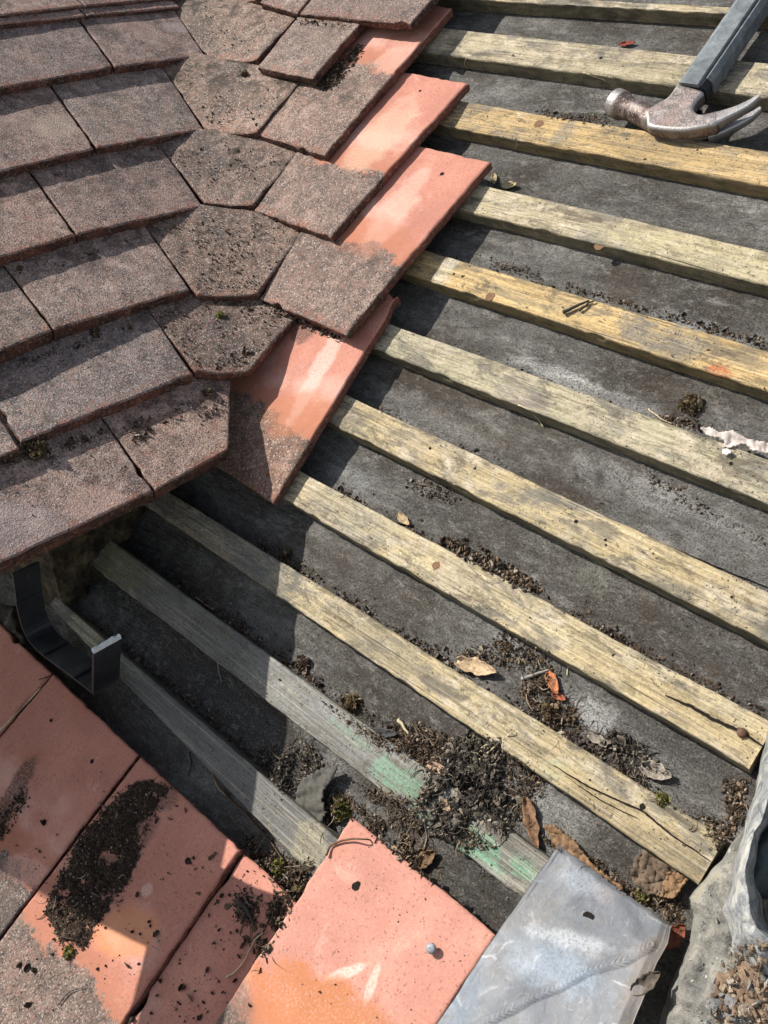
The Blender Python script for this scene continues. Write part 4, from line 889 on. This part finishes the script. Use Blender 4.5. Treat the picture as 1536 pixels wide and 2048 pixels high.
moss_m = soil_mat('moss_green', (.035, .030, .010), (.10, .095, .022), (.26, .24, .05)); moss_b = soil_mat('moss_brown', (.03, .018, .010), (.09, .055, .028), (.17, .13, .05)); grit_m = soil_mat('pale_grit', (.03, .025, .02), (.11, .09, .07), (.30, .27, .22))
def patch(bag, poly, n, rmin, rmax, lift=0., edge=18, thr=None, seed=0., fib=0, flen=(.006, .016), fr_=.0004, only=None, skip=(), name_=''):
    xs = [p[0] for p in poly]; ys = [p[1] for p in poly]; c = 0; tries = 0
    while c < n and tries < n * 12:
        tries += 1; x, y = rng.uniform(min(xs), max(xs)), rng.uniform(min(ys), max(ys))
        if not inpoly(x, y, poly): continue
        dd = pdist(x, y, poly)
        if rng.random() > min(1, dd / edge) ** .8 * 1.02: continue
        if thr is not None and fr(x * .02 + seed, y * .02, 2) + .35 * nz(x * .09, y * .09, seed) < thr + rng.normal() * .08: continue
        h = drop(x, y)
        if h is None or (only and not h[2].startswith(only)) or any(h[2].startswith(k) for k in skip): continue
        r = rmin + (rmax - rmin) * rng.random() ** (4.5 if name_ == 'tile' else 2.6); up = h[1] if h[1] @ N > .3 else N
        bag.crumb(h[0] + up * (r * .35 + lift * rng.random() * min(1, dd / (edge * 2))), r); c += 1
    for k in range(fib):
        for _ in range(20):
            x, y = rng.uniform(min(xs), max(xs)), rng.uniform(min(ys), max(ys))
            if inpoly(x, y, poly): break
        h = drop(x, y)
        if h is None: continue
        a = rng.uniform(0, 6.28); bag.fibre(h[0] + N * (.0008 + lift * rng.random()), X * math.cos(a) + V * math.sin(a) + N * rng.uniform(-.05, .35), rng.uniform(*flen), fr_ * rng.uniform(.6, 1.6))
def mound(name, poly, peak, mat, label, cat, n, rmin, rmax, fib, seed=0., grid=70, fmat=None, flen=(.008, .026), skip=()):
    """soil heap: lumpy skin following what lies below, plus loose crumbs and fibres on it, one object"""
    xs = [p[0] for p in poly]; ys = [p[1] for p in poly]; bag = Bag(); idx = {}; vs = []; st = max(4., (max(xs) - min(xs)) / grid)
    nx, ny = int((max(xs) - min(xs)) / st) + 2, int((max(ys) - min(ys)) / st) + 2
    for j in range(ny):
        for i in range(nx):
            x, y = min(xs) + i * st, min(ys) + j * st
            if not inpoly(x, y, poly): continue
            h = drop(x, y)
            if h is None or any(h[2].startswith(k) for k in skip): continue
            dd = pdist(x, y, poly); a = min(1, dd / 38.); up = N
            hh = peak * (a ** .7) * ((.6 if name == 'soil_patch' else .38) + 1.15 * fr(x * .026 + seed, y * .026, 1)) + .0028 * fr(x * .10, y * .10, seed) * a - (.0008 if name == 'soil_patch' else .0017)
            idx[(i, j)] = len(vs); vs.append(h[0] + up * hh)
    fs = [(idx[(i, j)], idx[(i, j + 1)], idx[(i + 1, j + 1)], idx[(i + 1, j)]) for j in range(ny - 1) for i in range(nx - 1) if all(k in idx for k in ((i, j), (i, j + 1), (i + 1, j + 1), (i + 1, j)))
          and max(np.linalg.norm(vs[idx[a]] - vs[idx[b]]) for a, b in (((i, j), (i + 1, j + 1)), ((i + 1, j), (i, j + 1)))) < .03]
    if vs: bag.add(np.array(vs), fs, .25)
    V_ = np.array(vs)
    for k in range(n):
        q = V_[rng.integers(len(V_))] + X * rng.uniform(-.002, .002) + V * rng.uniform(-.002, .002); r = rmin + (rmax - rmin) * rng.random() ** 2.4; bag.crumb(q + N * r * .4, r)
    for k in range(fib):
        q = V_[rng.integers(len(V_))]; a = rng.uniform(0, 6.28); bag.fibre(q + N * .001, X * math.cos(a) + V * math.sin(a) + N * rng.uniform(-.1, .22), rng.uniform(*flen), .00045 * rng.uniform(.5, 1.8))
    return bag.build(name, mat, label, cat)
mound('soil_patch', [(268, 1563), (300, 1558), (345, 1575), (332, 1612), (303, 1640), (292, 1690), (262, 1765), (215, 1822), (182, 1888), (150, 1912), (124, 1905), (108, 1862), (88, 1828), (98, 1788), (130, 1722), (150, 1668), (186, 1640), (222, 1592)], .006, soil, 'long dark patch of soil crumbs lying across a bare pink tile', 'soil', 6500, .0003, .0014, 70, 3., 80)
mound('soil_patch', [(-20, 1640), (10, 1608), (40, 1575), (60, 1572), (55, 1605), (32, 1640), (12, 1672), (-20, 1690)], .003, soil, 'small dark streak of soil at the left edge of the photo', 'soil', 500, .0005, .0018, 8, 5., 30)
mound('debris_heap', [(846, 1560), (872, 1520), (900, 1480), (955, 1462), (1000, 1480), (1035, 1530), (1052, 1590), (1040, 1640), (1010, 1675), (960, 1655), (925, 1690), (880, 1678), (845, 1650), (838, 1600)], .010, soil_g, 'large tangled heap of grey soil and stalks over the green stained batten', 'debris', 3600, .0004, .0026, 420, 7., 60, flen=(.008, .024))
mound('debris_heap', [(512, 1505), (560, 1482), (602, 1470), (630, 1495), (652, 1530), (640, 1575), (600, 1600), (560, 1585), (525, 1540)], .010, soil_g, 'grey stalky debris heap above the dark lowest batten', 'debris', 1900, .0004, .0022, 240, 9., 45)
mound('debris_heap', [(640, 1590), (690, 1580), (745, 1620), (800, 1650), (860, 1690), (885, 1740), (872, 1775), (830, 1745), (770, 1700), (715, 1640), (690, 1640), (650, 1660)], .008, litter, 'brown debris along the head of the clean loose pink tile', 'debris', 1500, .0004, .0021, 150, 11., 50)
mound('debris_heap', [(1040, 1350), (1100, 1330), (1135, 1370), (1160, 1420), (1165, 1465), (1130, 1480), (1080, 1440), (1035, 1400)], .008, litter, 'leafy debris heap with orange bits beside the pale batten', 'debris', 1100, .0004, .0021, 120, 13., 40)
mound('debris_heap', [(1180, 1470), (1235, 1462), (1285, 1490), (1320, 1535), (1300, 1560), (1250, 1550), (1200, 1520)], .008, soil_g, 'dark stalky debris heap against the cracked batten', 'debris', 900, .0006, .0026, 160, 15., 40)
mound('debris_heap', [(760, 1455), (830, 1440), (900, 1470), (930, 1500), (900, 1540), (850, 1545), (800, 1500)], .006, litter, 'loose brown leaf litter left of the large tangled heap', 'debris', 1300, .0004, .0021, 90, 17., 45)
mound('debris_heap', [(470, 1640), (530, 1690), (600, 1720), (640, 1720), (605, 1790), (560, 1870), (520, 1950), (500, 1925), (525, 1850), (545, 1775), (500, 1710)], .008, litter, 'brown mossy debris wedged along the left edge of the clean loose pink tile', 'debris', 1600, .0004, .0021, 130, 19., 50)
mound('soil_patch', [(712, 88), (727, 92), (728, 108), (700, 140), (690, 160), (655, 185), (632, 178), (640, 160), (672, 130)], .004, soil, 'dark soil strip on the uppermost half-bare tile, along the narrow cut tile', 'soil', 900, .0005, .0020, 20, 21., 40)
mound('soil_patch', [(470, 1790), (500, 1770), (525, 1800), (512, 1850), (490, 1850), (470, 1830)], .0025, soil, 'crumbly soil and small stalks on the dirt-strewn pink tile', 'soil', 420, .0005, .0020, 30, 22., 30)
# loose crumbs along the battens' upper edges and over the felt
bag = Bag(); bag2 = Bag()
for key, (a0, a1), dens in [('zero', (-.2, .15), 90), ('A', (-.28, .3), 260), ('B', (-.2, .4), 500), ('C', (-.1, .45), 500), ('D', (-.08, .5), 1000), ('E', (-.05, .5), 1000), ('F', (-.05, .55), 1200), ('G', (-.03, .5), 1900), ('H', (-.1, .42), 1900), ('I', (-.15, .3), 1400), ('J', (-.2, .1), 900)]:
    c = 0; t_ = 0
    while c < dens and t_ < dens * 20:
        t_ += 1; u = rng.uniform(a0, a1)
        if nz(u * 14, dens * .1) + .5 * nz(u * 50, 3) < rng.uniform(-.5, .5): continue
        d_ = abs(rng.normal()) * .0055 + .0006; v = B_up[key](u) + d_; r = .0003 + .0017 * rng.random() ** 4
        (bag if rng.random() < .75 else bag2).crumb(R(u, v, feltz(u, v) + r * .4 + (.003 * max(0, 1 - d_ / .006) * rng.random())), r); c += 1
for k in range(2600):
    u = rng.uniform(-.25, .55); v = rng.uniform(-.1, .95)
    if nz(u * 9, v * 9, 5) < rng.uniform(-.6, .5): continue
    h = surfh(u, v); r = .0003 + .0009 * rng.random() ** 3; (bag if rng.random() < .7 else bag2).crumb(R(u, v, h + r * .4 + (.0004 if h == 0 else .0)), r)
for k in range(260):
    u = rng.uniform(-.1, .5); v = rng.uniform(-.05, .9); a = rng.uniform(0, 6.28); bag2.fibre(R(u, v, surfh(u, v) + .001), X * math.cos(a) + V * math.sin(a) + N * .1, rng.uniform(.003, .011), .00028, curl=.7)
bag.build('loose_soil', soil, 'loose dark soil grains gathered along the battens and over the felt', 'soil')
bag2.build('loose_grit', grit_m, 'pale grit and tiny stalks scattered over felt and battens', 'grit')
gb2 = Bag()
for poly, n, r1, r2, f in [([(870, 1065), (960, 1090), (1060, 1150), (1100, 1185), (1060, 1190), (960, 1140), (880, 1090)], 500, .0008, .0028, 20),
                        ([(880, 1300), (960, 1290), (1010, 1255), (1100, 1300), (1110, 1350), (1040, 1345), (960, 1330)], 700, .0005, .0018, 30),
                        ([(1180, 1560), (1300, 1600), (1450, 1640), (1440, 1560), (1500, 1560), (1490, 1640), (1440, 1710), (1400, 1640), (1300, 1600)], 700, .0005, .002, 30),
                        ([(1300, 1750), (1370, 1790), (1370, 1860), (1340, 1850), (1280, 1800)], 450, .0006, .0022, 50),
                        ([(640, 1400), (760, 1460), (900, 1500), (860, 1540), (760, 1500), (690, 1450)], 420, .0003, .0022, 90), ([(1000, 1490), (1100, 1560), (1060, 1640), (1150, 1720), (1090, 1690), (1010, 1620)], 420, .0003, .0022, 110), ([(700, 1560), (850, 1600), (860, 1680), (780, 1640)], 420, .0003, .002, 90), ([(540, 1090), (560, 1080), (700, 1190), (690, 1200)], 160, .0003, .0018, 10), ([(950, 505), (1080, 540), (1090, 566), (1000, 543)], 200, .0005, .0016, 5), ([(1040, 210), (1220, 230), (1220, 255), (1100, 240)], 260, .0005, .0018, 6),
                        ([(1130, 562), (1536, 676), (1536, 702), (1300, 631), (1130, 582)], 500, .0005, .002, 12), ([(1300, 825), (1400, 840), (1420, 870), (1330, 850)], 200, .0005, .002, 12),
                        ([(880, 1620), (960, 1660), (1000, 1700), (940, 1710), (880, 1680)], 200, .0006, .002, 60), ([(1140, 1690), (1200, 1720), (1290, 1790), (1260, 1800), (1160, 1720)], 260, .0006, .002, 30),
                        ([(810, 950), (900, 960), (930, 1010), (860, 1010), (810, 985)], 240, .0005, .0016, 12), ([(1240, 880), (1400, 1000), (1536, 1080), (1536, 1100), (1300, 980)], 260, .0004, .0014, 5)]:
    patch(gb2, poly, n, r1, r2, .0015, fib=f)
gb2.build('loose_litter', litter, 'brown leaf litter and seeds lying in small drifts on the felt', 'leaf litter')
# crumbs on tiles
cb = Bag()
for poly, n, r1, r2, th in [([(300, 630), (390, 600), (520, 600), (580, 640), (490, 742), (395, 742)], 700, .0005, .0020, -.05), ([(300, 460), (400, 425), (515, 425), (595, 480), (515, 585), (395, 585)], 800, .0005, .0018, -.05),
                        ([(330, 300), (410, 280), (510, 285), (585, 320), (500, 400), (415, 400)], 330, .0005, .0018, .05), ([(340, 150), (420, 130), (510, 135), (590, 175), (510, 255), (415, 255)], 260, .0005, .0020, .1), ([(350, 20), (430, 5), (590, 30), (510, 110), (415, 110)], 160, .0005, .0016, .1),
                        ([(0, 930), (220, 860), (300, 970), (120, 1040), (0, 1080)], 60, .0004, .0014, .1), ([(230, 850), (455, 775), (455, 830), (260, 900)], 420, .0005, .0022, .1), ([(0, 915), (120, 880), (220, 850), (230, 870), (100, 920), (0, 940)], 420, .0006, .0024, -.1),
                        ([(20, 720), (150, 680), (290, 630), (300, 650), (160, 700), (30, 740)], 300, .0005, .002, 0), ([(0, 540), (140, 510), (290, 455), (300, 470), (150, 530), (0, 560)], 300, .0005, .002, 0), ([(100, 350), (320, 285), (330, 300), (120, 362)], 160, .0005, .0018, 0),
                        ([(520, 600), (690, 672), (680, 688), (585, 648), (520, 612)], 330, .0006, .0026, -.2), ([(510, 420), (660, 485), (650, 492), (510, 432)], 100, .0006, .002, 0), ([(515, 30), (700, 40), (690, 60), (520, 45)], 160, .0006, .002, 0),
                        ([(0, 1560), (270, 1520), (300, 1700), (200, 2048), (0, 2048)], 110, .0003, .0024, .05), ([(280, 1530), (470, 1700), (260, 2000), (180, 1950)], 130, .0003, .0024, .05), ([(480, 1720), (600, 1760), (430, 2048), (270, 2048)], 260, .0003, .0026, .0),
                        ([(700, 1650), (980, 1880), (860, 2048), (440, 2048)], 60, .0003, .0010, .1), ([(860, 500), (930, 510), (700, 690), (640, 720)], 60, .0004, .0012, .1), ([(620, 330), (790, 345), (750, 370), (680, 350)], 30, .0004, .0012, 0)]:
    patch(cb, poly, n, r1, r2, .0005, edge=10, thr=th, name_='tile')
for px in [(275, 1790), (282, 1868), (322, 1962), (290, 2000), (215, 1820), (380, 1725), (60, 2010), (40, 1930), (55, 1935), (70, 1940), (500, 2010), (85, 1645), (500, 1880), (415, 1940)]:
    h = drop(*px)
    if h is not None: cb.crumb(h[0] + N * .001, rng.uniform(.0018, .0034), .3)
cb.build('tile_crumbs', soil, 'dark moss crumbs sprinkled over the tiles', 'moss crumbs')

# ---- single things: moss clumps, leaves, twigs
def moss(px, r, mat, label, n=260, flat=.7):
    h = drop(*px)
    if h is None: return
    b = Bag()
    for k in range(n):
        d = rng.normal(size=3); d /= np.linalg.norm(d); q = X * d[0] + V * d[1] + N * abs(d[2]) * flat; k_ = rng.random() ** .35 * (1 + .35 * nz(d[0] * 2 + px[0], d[1] * 2, d[2] * 2)); b.crumb(h[0] + q * r * k_, rng.uniform(.12, .26) * r)
    for k in range(n // 4):
        d = rng.normal(size=3); d /= np.linalg.norm(d); q = X * d[0] + V * d[1] + N * abs(d[2]); b.fibre(h[0] + q * r * .7, q + rng.normal(size=3) * .4, r * .6, r * .035)
    b.build('moss_clump', mat, label, 'moss', 'thing', 'moss clumps')
for px, r, mt, lab in [((1383, 812), .0105, moss_b, 'round olive moss ball standing on the felt near the strip of white bark'), ((703, 1408), .0095, moss_b, 'red-brown moss clump in the gap above the green stained batten'), ((608, 1330), .0085, soil, 'dark brown moss clump on the felt between the two longest lower battens'),
                   ((683, 1622), .0095, moss_m, 'bright yellow-green moss tuft above the tip of the clean loose tile'), ((72, 905), .0115, moss_b, 'blackish moss tuft on the eave tile at the left photo edge'), ((490, 150), .0065, moss_b, 'small moss clump on the second valley tile below the top one'), ((440, 632), .006, moss_m, 'thin green moss smear on the lowest valley tile'),
                   ((415, 788), .007, moss_b, 'small dark moss clump on the vertically cut eave tile'), ((190, 668), .007, moss_b, 'dark moss under the nose of the third course tile'), ((140, 1905), .0065, moss_m, 'green moss bit at the lower end of the long soil patch'), ((560, 1735), .008, moss_m, 'green-tipped moss beside the left edge of the clean loose tile'), ((600, 1790), .009, moss_b, 'brown moss pressed against the clean loose tile, low on its left edge'),
                   ((828, 1482), .008, soil, 'dark crumb clod by the thin pale splinter in the leaf litter'), ((1100, 1425), .008, moss_b, 'red-brown clod in the leafy debris heap'), ((1325, 1598), .006, moss_m, 'tiny green moss spot on the felt next to the cracked batten end'), ((1012, 1295), .005, moss_b, 'small moss bit beside the tan winged seed'), ((1290, 1790), .007, moss_m, 'yellowish moss bit at the upper edge of the grey-blue lead sheet'), ((575, 1108), .006, moss_b, 'small dark moss clod above the grey end of the long batten'), ((40, 538), .005, moss_b, 'moss bit in the joint of the fourth course at the left photo edge')]:
    moss(px, r, mt, lab, 200 if r > .007 else 110)
def twig(pts, r, mat, label, lift=.0012, cat='twig', group='twigs and stalks', arch=0.):
    P = []
    for i, q in enumerate(pts):
        h = drop(*q)
        if h is None: return
        P.append(h[0] + N * (lift + r))
    P = smoothp(P, 5); vs = []; n = len(P)
    for k, q in enumerate(P):
        d = P[min(n - 1, k + 1)] - P[max(0, k - 1)]; d /= np.linalg.norm(d); s1 = np.cross(d, N); s1 /= np.linalg.norm(s1); s2 = np.cross(s1, d); f = k / (n - 1); rr = r * (1 - .55 * f) * (1 + .25 * nz(k * .6, r * 1e4)); q = q + N * arch * math.sin(f * math.pi) + s1 * nz(k * .4, pts[0][0]) * r * .8
        for a in range(6): vs.append(q + s1 * math.cos(a * 1.047) * rr + s2 * math.sin(a * 1.047) * rr)
    fs = [(k * 6 + a, k * 6 + (a + 1) % 6, (k + 1) * 6 + (a + 1) % 6, (k + 1) * 6 + a) for k in range(n - 1) for a in range(6)] + [tuple(range(6))[::-1], tuple(range(n * 6 - 6, n * 6))]
    tag(newobj('twig', vs, fs, mat), label, cat, group)
tw_b = plain('brown_twig', (.13, .075, .045), .85, var=.5, sc_=300); tw_p = plain('pale_straw', (.50, .42, .26), .8, var=.3, sc_=300); tw_d = plain('dark_twig', (.045, .038, .032), .9, var=.5, sc_=300); tw_g = plain('grey_stalk', (.25, .23, .20), .9, var=.4, sc_=300)
for a in [([(428, 1550), (455, 1590), (500, 1635), (535, 1675), (572, 1722)], .0013, tw_b, 'long brown forked twig lying over the dark lowest batten'), ([(428, 1550), (436, 1572), (452, 1592)], .0008, tw_p, 'short pale side shoot at the upper end of the long brown twig'),
          ([(655, 1712), (668, 1690), (700, 1680), (740, 1680), (776, 1690)], .0012, tw_b, 'curved thin twig across the tip of the clean loose tile', .002), ([(-5, 1472), (25, 1440), (50, 1415), (84, 1378)], .0014, tw_p, 'pale cream stick at the left photo edge on the bare pink tile'),
          ([(80, 1360), (110, 1350), (102, 1338), (92, 1355)], .0007, tw_d, 'thin dark looped stalk by the head of the bare pink tile at left'), ([(455, 1955), (475, 1942), (495, 1915), (512, 1880), (535, 1862)], .0010, tw_p, 'bent straw stalk on the dirt-strewn pink tile'),
          ([(1128, 630), (1150, 618), (1180, 605)], .0023, tw_d, 'short dark twig lying on the honey-yellow batten'), ([(1160, 625), (1175, 612), (1190, 604)], .0016, tw_d, 'darker stub crossing the short twig on the honey-yellow batten'),
          ([(1168, 148), (1190, 156), (1213, 164)], .0009, tw_p, 'pale straw left of the hammer, near the lichen-grey batten'), ([(1038, 812), (1060, 822), (1075, 838), (1088, 856)], .0008, tw_p, 'thin pale root hanging over the grey-green batten'),
          ([(1298, 820), (1320, 838), (1345, 850)], .0009, tw_p, 'pale stalk left of the strip of white bark'), ([(1375, 835), (1392, 850), (1398, 862)], .0020, tw_d, 'dark curled twig beside the moss ball'), ([(215, 838), (222, 852), (228, 868)], .0007, tw_g, 'grey hair-like stalk in the joint of the eave tiles'),
          ([(960, 1520), (985, 1500), (1020, 1470), (1030, 1462)], .0009, tw_p, 'straw-coloured stalk sticking out of the large tangled heap'), ([(940, 1515), (975, 1490), (1010, 1478)], .0007, tw_p, 'thin fibre crossing the straw-coloured stalk'), ([(800, 1440), (810, 1455), (820, 1470)], .0020, tw_p, 'short tan splinter in the leaf litter'),
          ([(438, 1325), (440, 1345), (446, 1365)], .0009, tw_g, 'small grey stalk leaning at the lower edge of the green stained batten'), ([(393, 1195), (410, 1208), (428, 1220)], .0007, tw_p, 'thin pale stalk in the shade above the green stained batten'), ([(382, 1505), (385, 1530), (378, 1555)], .0010, tw_d, 'small dark root under the dark lowest batten'),
          ([(1045, 1360), (1075, 1350), (1100, 1342)], .0020, tw_g, 'ragged grey bark splinter in the leafy debris heap'), ([(850, 1640), (856, 1670), (850, 1700)], .0012, tw_g, 'dry grey root hanging below the large tangled heap'), ([(560, 1740), (580, 1760), (600, 1775)], .0010, tw_g, 'short stalk in the debris left of the clean loose tile'),
          ([(480, 1800), (500, 1825), (512, 1850)], .0022, tw_d, 'dark woody stub on the dirt-strewn pink tile'), ([(268, 2040), (290, 2010), (320, 1990)], .0022, tw_d, 'dark splinter across the open joint at the bottom'), ([(120, 2010), (140, 1985), (170, 1975)], .0006, tw_d, 'thin dark stalk on the brown lower end of the pink tile'),
          ([(1135, 1352), (1138, 1335), (1150, 1318)], .0006, tw_p, 'fine pale stalk near the orange bark bits'), ([(934, 118), (930, 130), (936, 140)], .0006, tw_p, 'tiny straw on the side of the lichen-grey batten'), ([(1030, 278), (1035, 292), (1030, 300)], .0008, tw_p, 'short straw caught on the side of the yellow-brown batten')]:
    twig(*a)
def leaf(px, ang, ln, wd, col, label, curl=.35, name='leaf', cat='leaf', lift=.002, irr=.45, group='dry leaves and bark bits'):
    h = drop(*px)
    if h is None: return
    c = h[0] + N * lift; d = X * math.cos(ang) + V * math.sin(ang); e = -X * math.sin(ang) + V * math.cos(ang); vs = []; n, m_ = 18, 8
    for i in range(n + 1):
        f = i / n; w_ = wd * math.sin(math.pi * min(1, .03 + .97 * f) ** .8) ** .75 + wd * .03
        for j in range(m_ + 1):
            g_ = j / m_ * 2 - 1; w2 = w_ * (1 + irr * nz(f * 6, g_ * 2, px[0])); vs.append(c + d * (f - .5) * ln + e * g_ * w2 * .5 + N * (curl * wd * (g_ * g_ * .7 + (f - .5) ** 2 * 1.6 + .35 * nz(f * 4, g_ * 1.5, px[0])) + .0006 * nz(f * 9, g_ * 4, px[1])))
    fs = [(i * (m_ + 1) + j, (i + 1) * (m_ + 1) + j, (i + 1) * (m_ + 1) + j + 1, i * (m_ + 1) + j + 1) for i in range(n) for j in range(m_)]
    o = newobj(name, vs, fs, plain('dry_' + name + '_%d' % px[0], tuple(q_ * .85 for q_ in col), .8, var=.6, sc_=260, bump=.0012)); sd = o.modifiers.new('t', 'SOLIDIFY'); sd.thickness = .0004; tag(o, label, cat, group)
for a in [((957, 1337), .25, .042, .014, (.50, .36, .22), 'tan winged seed lying on the soil beside the pale batten'), ((1066, 1650), -.75, .044, .011, (.20, .11, .06), 'curled brown leaf above the grey-blue lead sheet'), ((1108, 1368), -.6, .022, .009, (.42, .16, .07), 'orange-red bark flake in the leafy debris heap'), ((1120, 1395), .1, .013, .006, (.34, .10, .05), 'small red bark flake below the orange one'),
          ((880, 1541), .2, .024, .010, (.48, .32, .22), 'tan flake at the upper rim of the large tangled heap'), ((892, 1612), -.1, .014, .007, (.40, .28, .17), 'oval tan seed on the large tangled heap'), ((857, 1718), 1.2, .020, .012, (.16, .10, .05), 'brown oval leaf hanging at the right edge of the clean loose tile head'), ((810, 1042), -.2, .020, .008, (.42, .31, .18), 'small tan leaf on the felt just under the bare tile tip batten'),
          ((1255, 92), .3, .020, .007, (.22, .05, .035), 'small red dry leaf on the felt left of the hammer handle'), ((1315, 1545), .2, .026, .013, (.30, .26, .21), 'pale curled shell-like leaf on the felt by the cracked batten'), ((1205, 1485), .1, .026, .007, (.28, .24, .19), 'grey dry leaf on the dark stalky heap'), ((990, 362), -.9, .018, .007, (.34, .27, .15), 'straw-coloured curl of bark on the felt below the yellow-brown batten'),
          ((1020, 375), .3, .020, .010, (.42, .34, .19), 'straw-yellow frayed bark bit on the felt beside the curl'), ((1350, 1872), 1.3, .022, .014, (.19, .06, .03), 'red-brown leaf wedged right of the lead sheet corner'), ((770, 1468), .5, .030, .009, (.055, .055, .055), 'black curled felt shard in the leaf litter'), ((1295, 1965), 1.2, .024, .010, (.10, .08, .06), 'dark flake by the torn right edge of the lead sheet')]:
    leaf(*a)
def flake(poly, h_add, mat, name, label, cat, amp=.0015, curl=0., n=26, th=.0016):
    vs = []; idx = {}; xs = [p[0] for p in poly]; ys = [p[1] for p in poly]; st = max(max(xs) - min(xs), max(ys) - min(ys)) / n; nx, ny = int((max(xs) - min(xs)) / st) + 2, int((max(ys) - min(ys)) / st) + 2; lastd = None
    P0 = [drop(*q) for q in poly]; base_h = np.median([q[0] @ N for q in P0 if q is not None])
    for j in range(ny):
        for i in range(nx):
            x, y = min(xs) + i * st, min(ys) + j * st
            if not inpoly(x, y, poly): continue
            P = unp(x, y, base_h + h_add); dd = pdist(x, y, poly); jx = P + N * (amp * fr(x * .05, y * .05, 3) + curl * max(0, 1 - dd / 12)) + X * .0008 * nz(x * .2, y * .2) + V * .0008 * nz(y * .2, x * .2); idx[(i, j)] = len(vs); vs.append(jx)
    fs = [(idx[(i, j)], idx[(i, j + 1)], idx[(i + 1, j + 1)], idx[(i + 1, j)]) for j in range(ny - 1) for i in range(nx - 1) if all(k in idx for k in ((i, j), (i, j + 1), (i + 1, j + 1), (i + 1, j)))]
    o = newobj(name, vs, fs, mat); sd = o.modifiers.new('t', 'SOLIDIFY'); sd.thickness = th; sd.offset = 1; return tag(o, label, cat)
flake([(1398, 858), (1420, 855), (1440, 866), (1470, 864), (1500, 880), (1545, 890), (1545, 912), (1505, 908), (1490, 892), (1460, 902), (1442, 895), (1450, 885), (1415, 876)], .019, plain('white_bark', (.46, .40, .36), .85, var=.3, sc_=120, bump=.001), 'bark_strip', 'whitish torn strip of bark or paper lying on the grey-green batten', 'bark strip', .003, .003, 60, .001)
flake([(1443, 900), (1460, 900), (1466, 906), (1455, 915), (1445, 910)], .002, plain('white_chip', (.58, .56, .54), .8, var=.1), 'paper_chip', 'small white chip beside the whitish torn strip', 'chip', .001, .001, 14)
flake([(600, 1560), (660, 1525), (682, 1532), (668, 1560), (655, 1580), (650, 1600), (655, 1625), (640, 1660), (600, 1640), (590, 1600)], .010, plain('felt_scrap', (.085, .08, .068), .95, var=.35, sc_=260, bump=.001), 'felt_scrap', 'torn grey-brown felt scrap over the debris next to the lowest batten', 'felt scrap', .003, .001, 36)
brt = plain('rotten_brown_board', (.20, .12, .065), .95, var=.6, sc_=140, bump=.003)
flake([(1085, 1652), (1110, 1648), (1150, 1680), (1185, 1725), (1250, 1775), (1245, 1800), (1200, 1775), (1160, 1735), (1115, 1700)], .004, brt, 'brown_bark', 'ochre-brown crumbling bark strip tucked behind the lead sheet', 'bark', .003, .001, 60)
flake([(1268, 1715), (1300, 1690), (1345, 1728), (1385, 1750), (1350, 1800), (1290, 1790), (1262, 1760)], .003, plain('cracked_felt', (.12, .085, .058), .95, var=.6, sc_=120, bump=.003), 'rotten_board', 'cracked dark brown rotten board showing below the broken batten end', 'rotten board', .004, .001, 44)
flake([(1335, 1740), (1385, 1752), (1350, 1800), (1318, 1795)], .007, brt, 'rotten_board', 'lighter brown split board fragment on the cracked dark board', 'rotten board', .003, .001, 30)

mr_ = Bag(); mr2 = Bag()
for k in range(1500):
    x = rng.uniform(1380, 1536); y = rng.uniform(1880, 2048)
    if x < 1470 - (y - 1880) * .35 + rng.normal() * 12: continue
    h = drop(x, y)
    if h is not None: r = .0003 + .0034 * rng.random() ** 8; (mr_ if rng.random() < .65 else mr2).crumb(h[0] + N * r * .3, r)
mr_.build('mortar_rubble', soil_mat('mortar_rubble', (.09, .06, .04), (.22, .15, .10), (.38, .30, .21)), 'brown broken mortar crumbs around the stones in the bottom right corner', 'rubble')
mr2.build('stone_rubble', soil_mat('stone_rubble', (.12, .115, .11), (.26, .25, .235), (.44, .42, .38)), 'grey stone chips mixed into the bottom right corner', 'rubble')
fs2 = Bag()
for k in range(1500):
    u = rng.uniform(.3, .62); v = rng.uniform(.1, .45); P = R(u, v, .05); c = W.T @ (P - CAM); px_ = (c[0] / c[2] * F + 768, c[1] / c[2] * F + 1024)
    if not (0 < px_[0] < 1536 and 1380 < px_[1] < 2048): continue
    h = drop(*px_)
    if h is None or not h[2].startswith('stone_upstand'): continue
    r = .0004 + .0018 * rng.random() ** 4; fs2.crumb(h[0], r)
fs2.build('stone_grit', soil_mat('stone_grit', (.14, .13, .12), (.34, .32, .28), (.52, .49, .40)), 'loose grit and lichen grains on the pale stone upstand', 'grit')
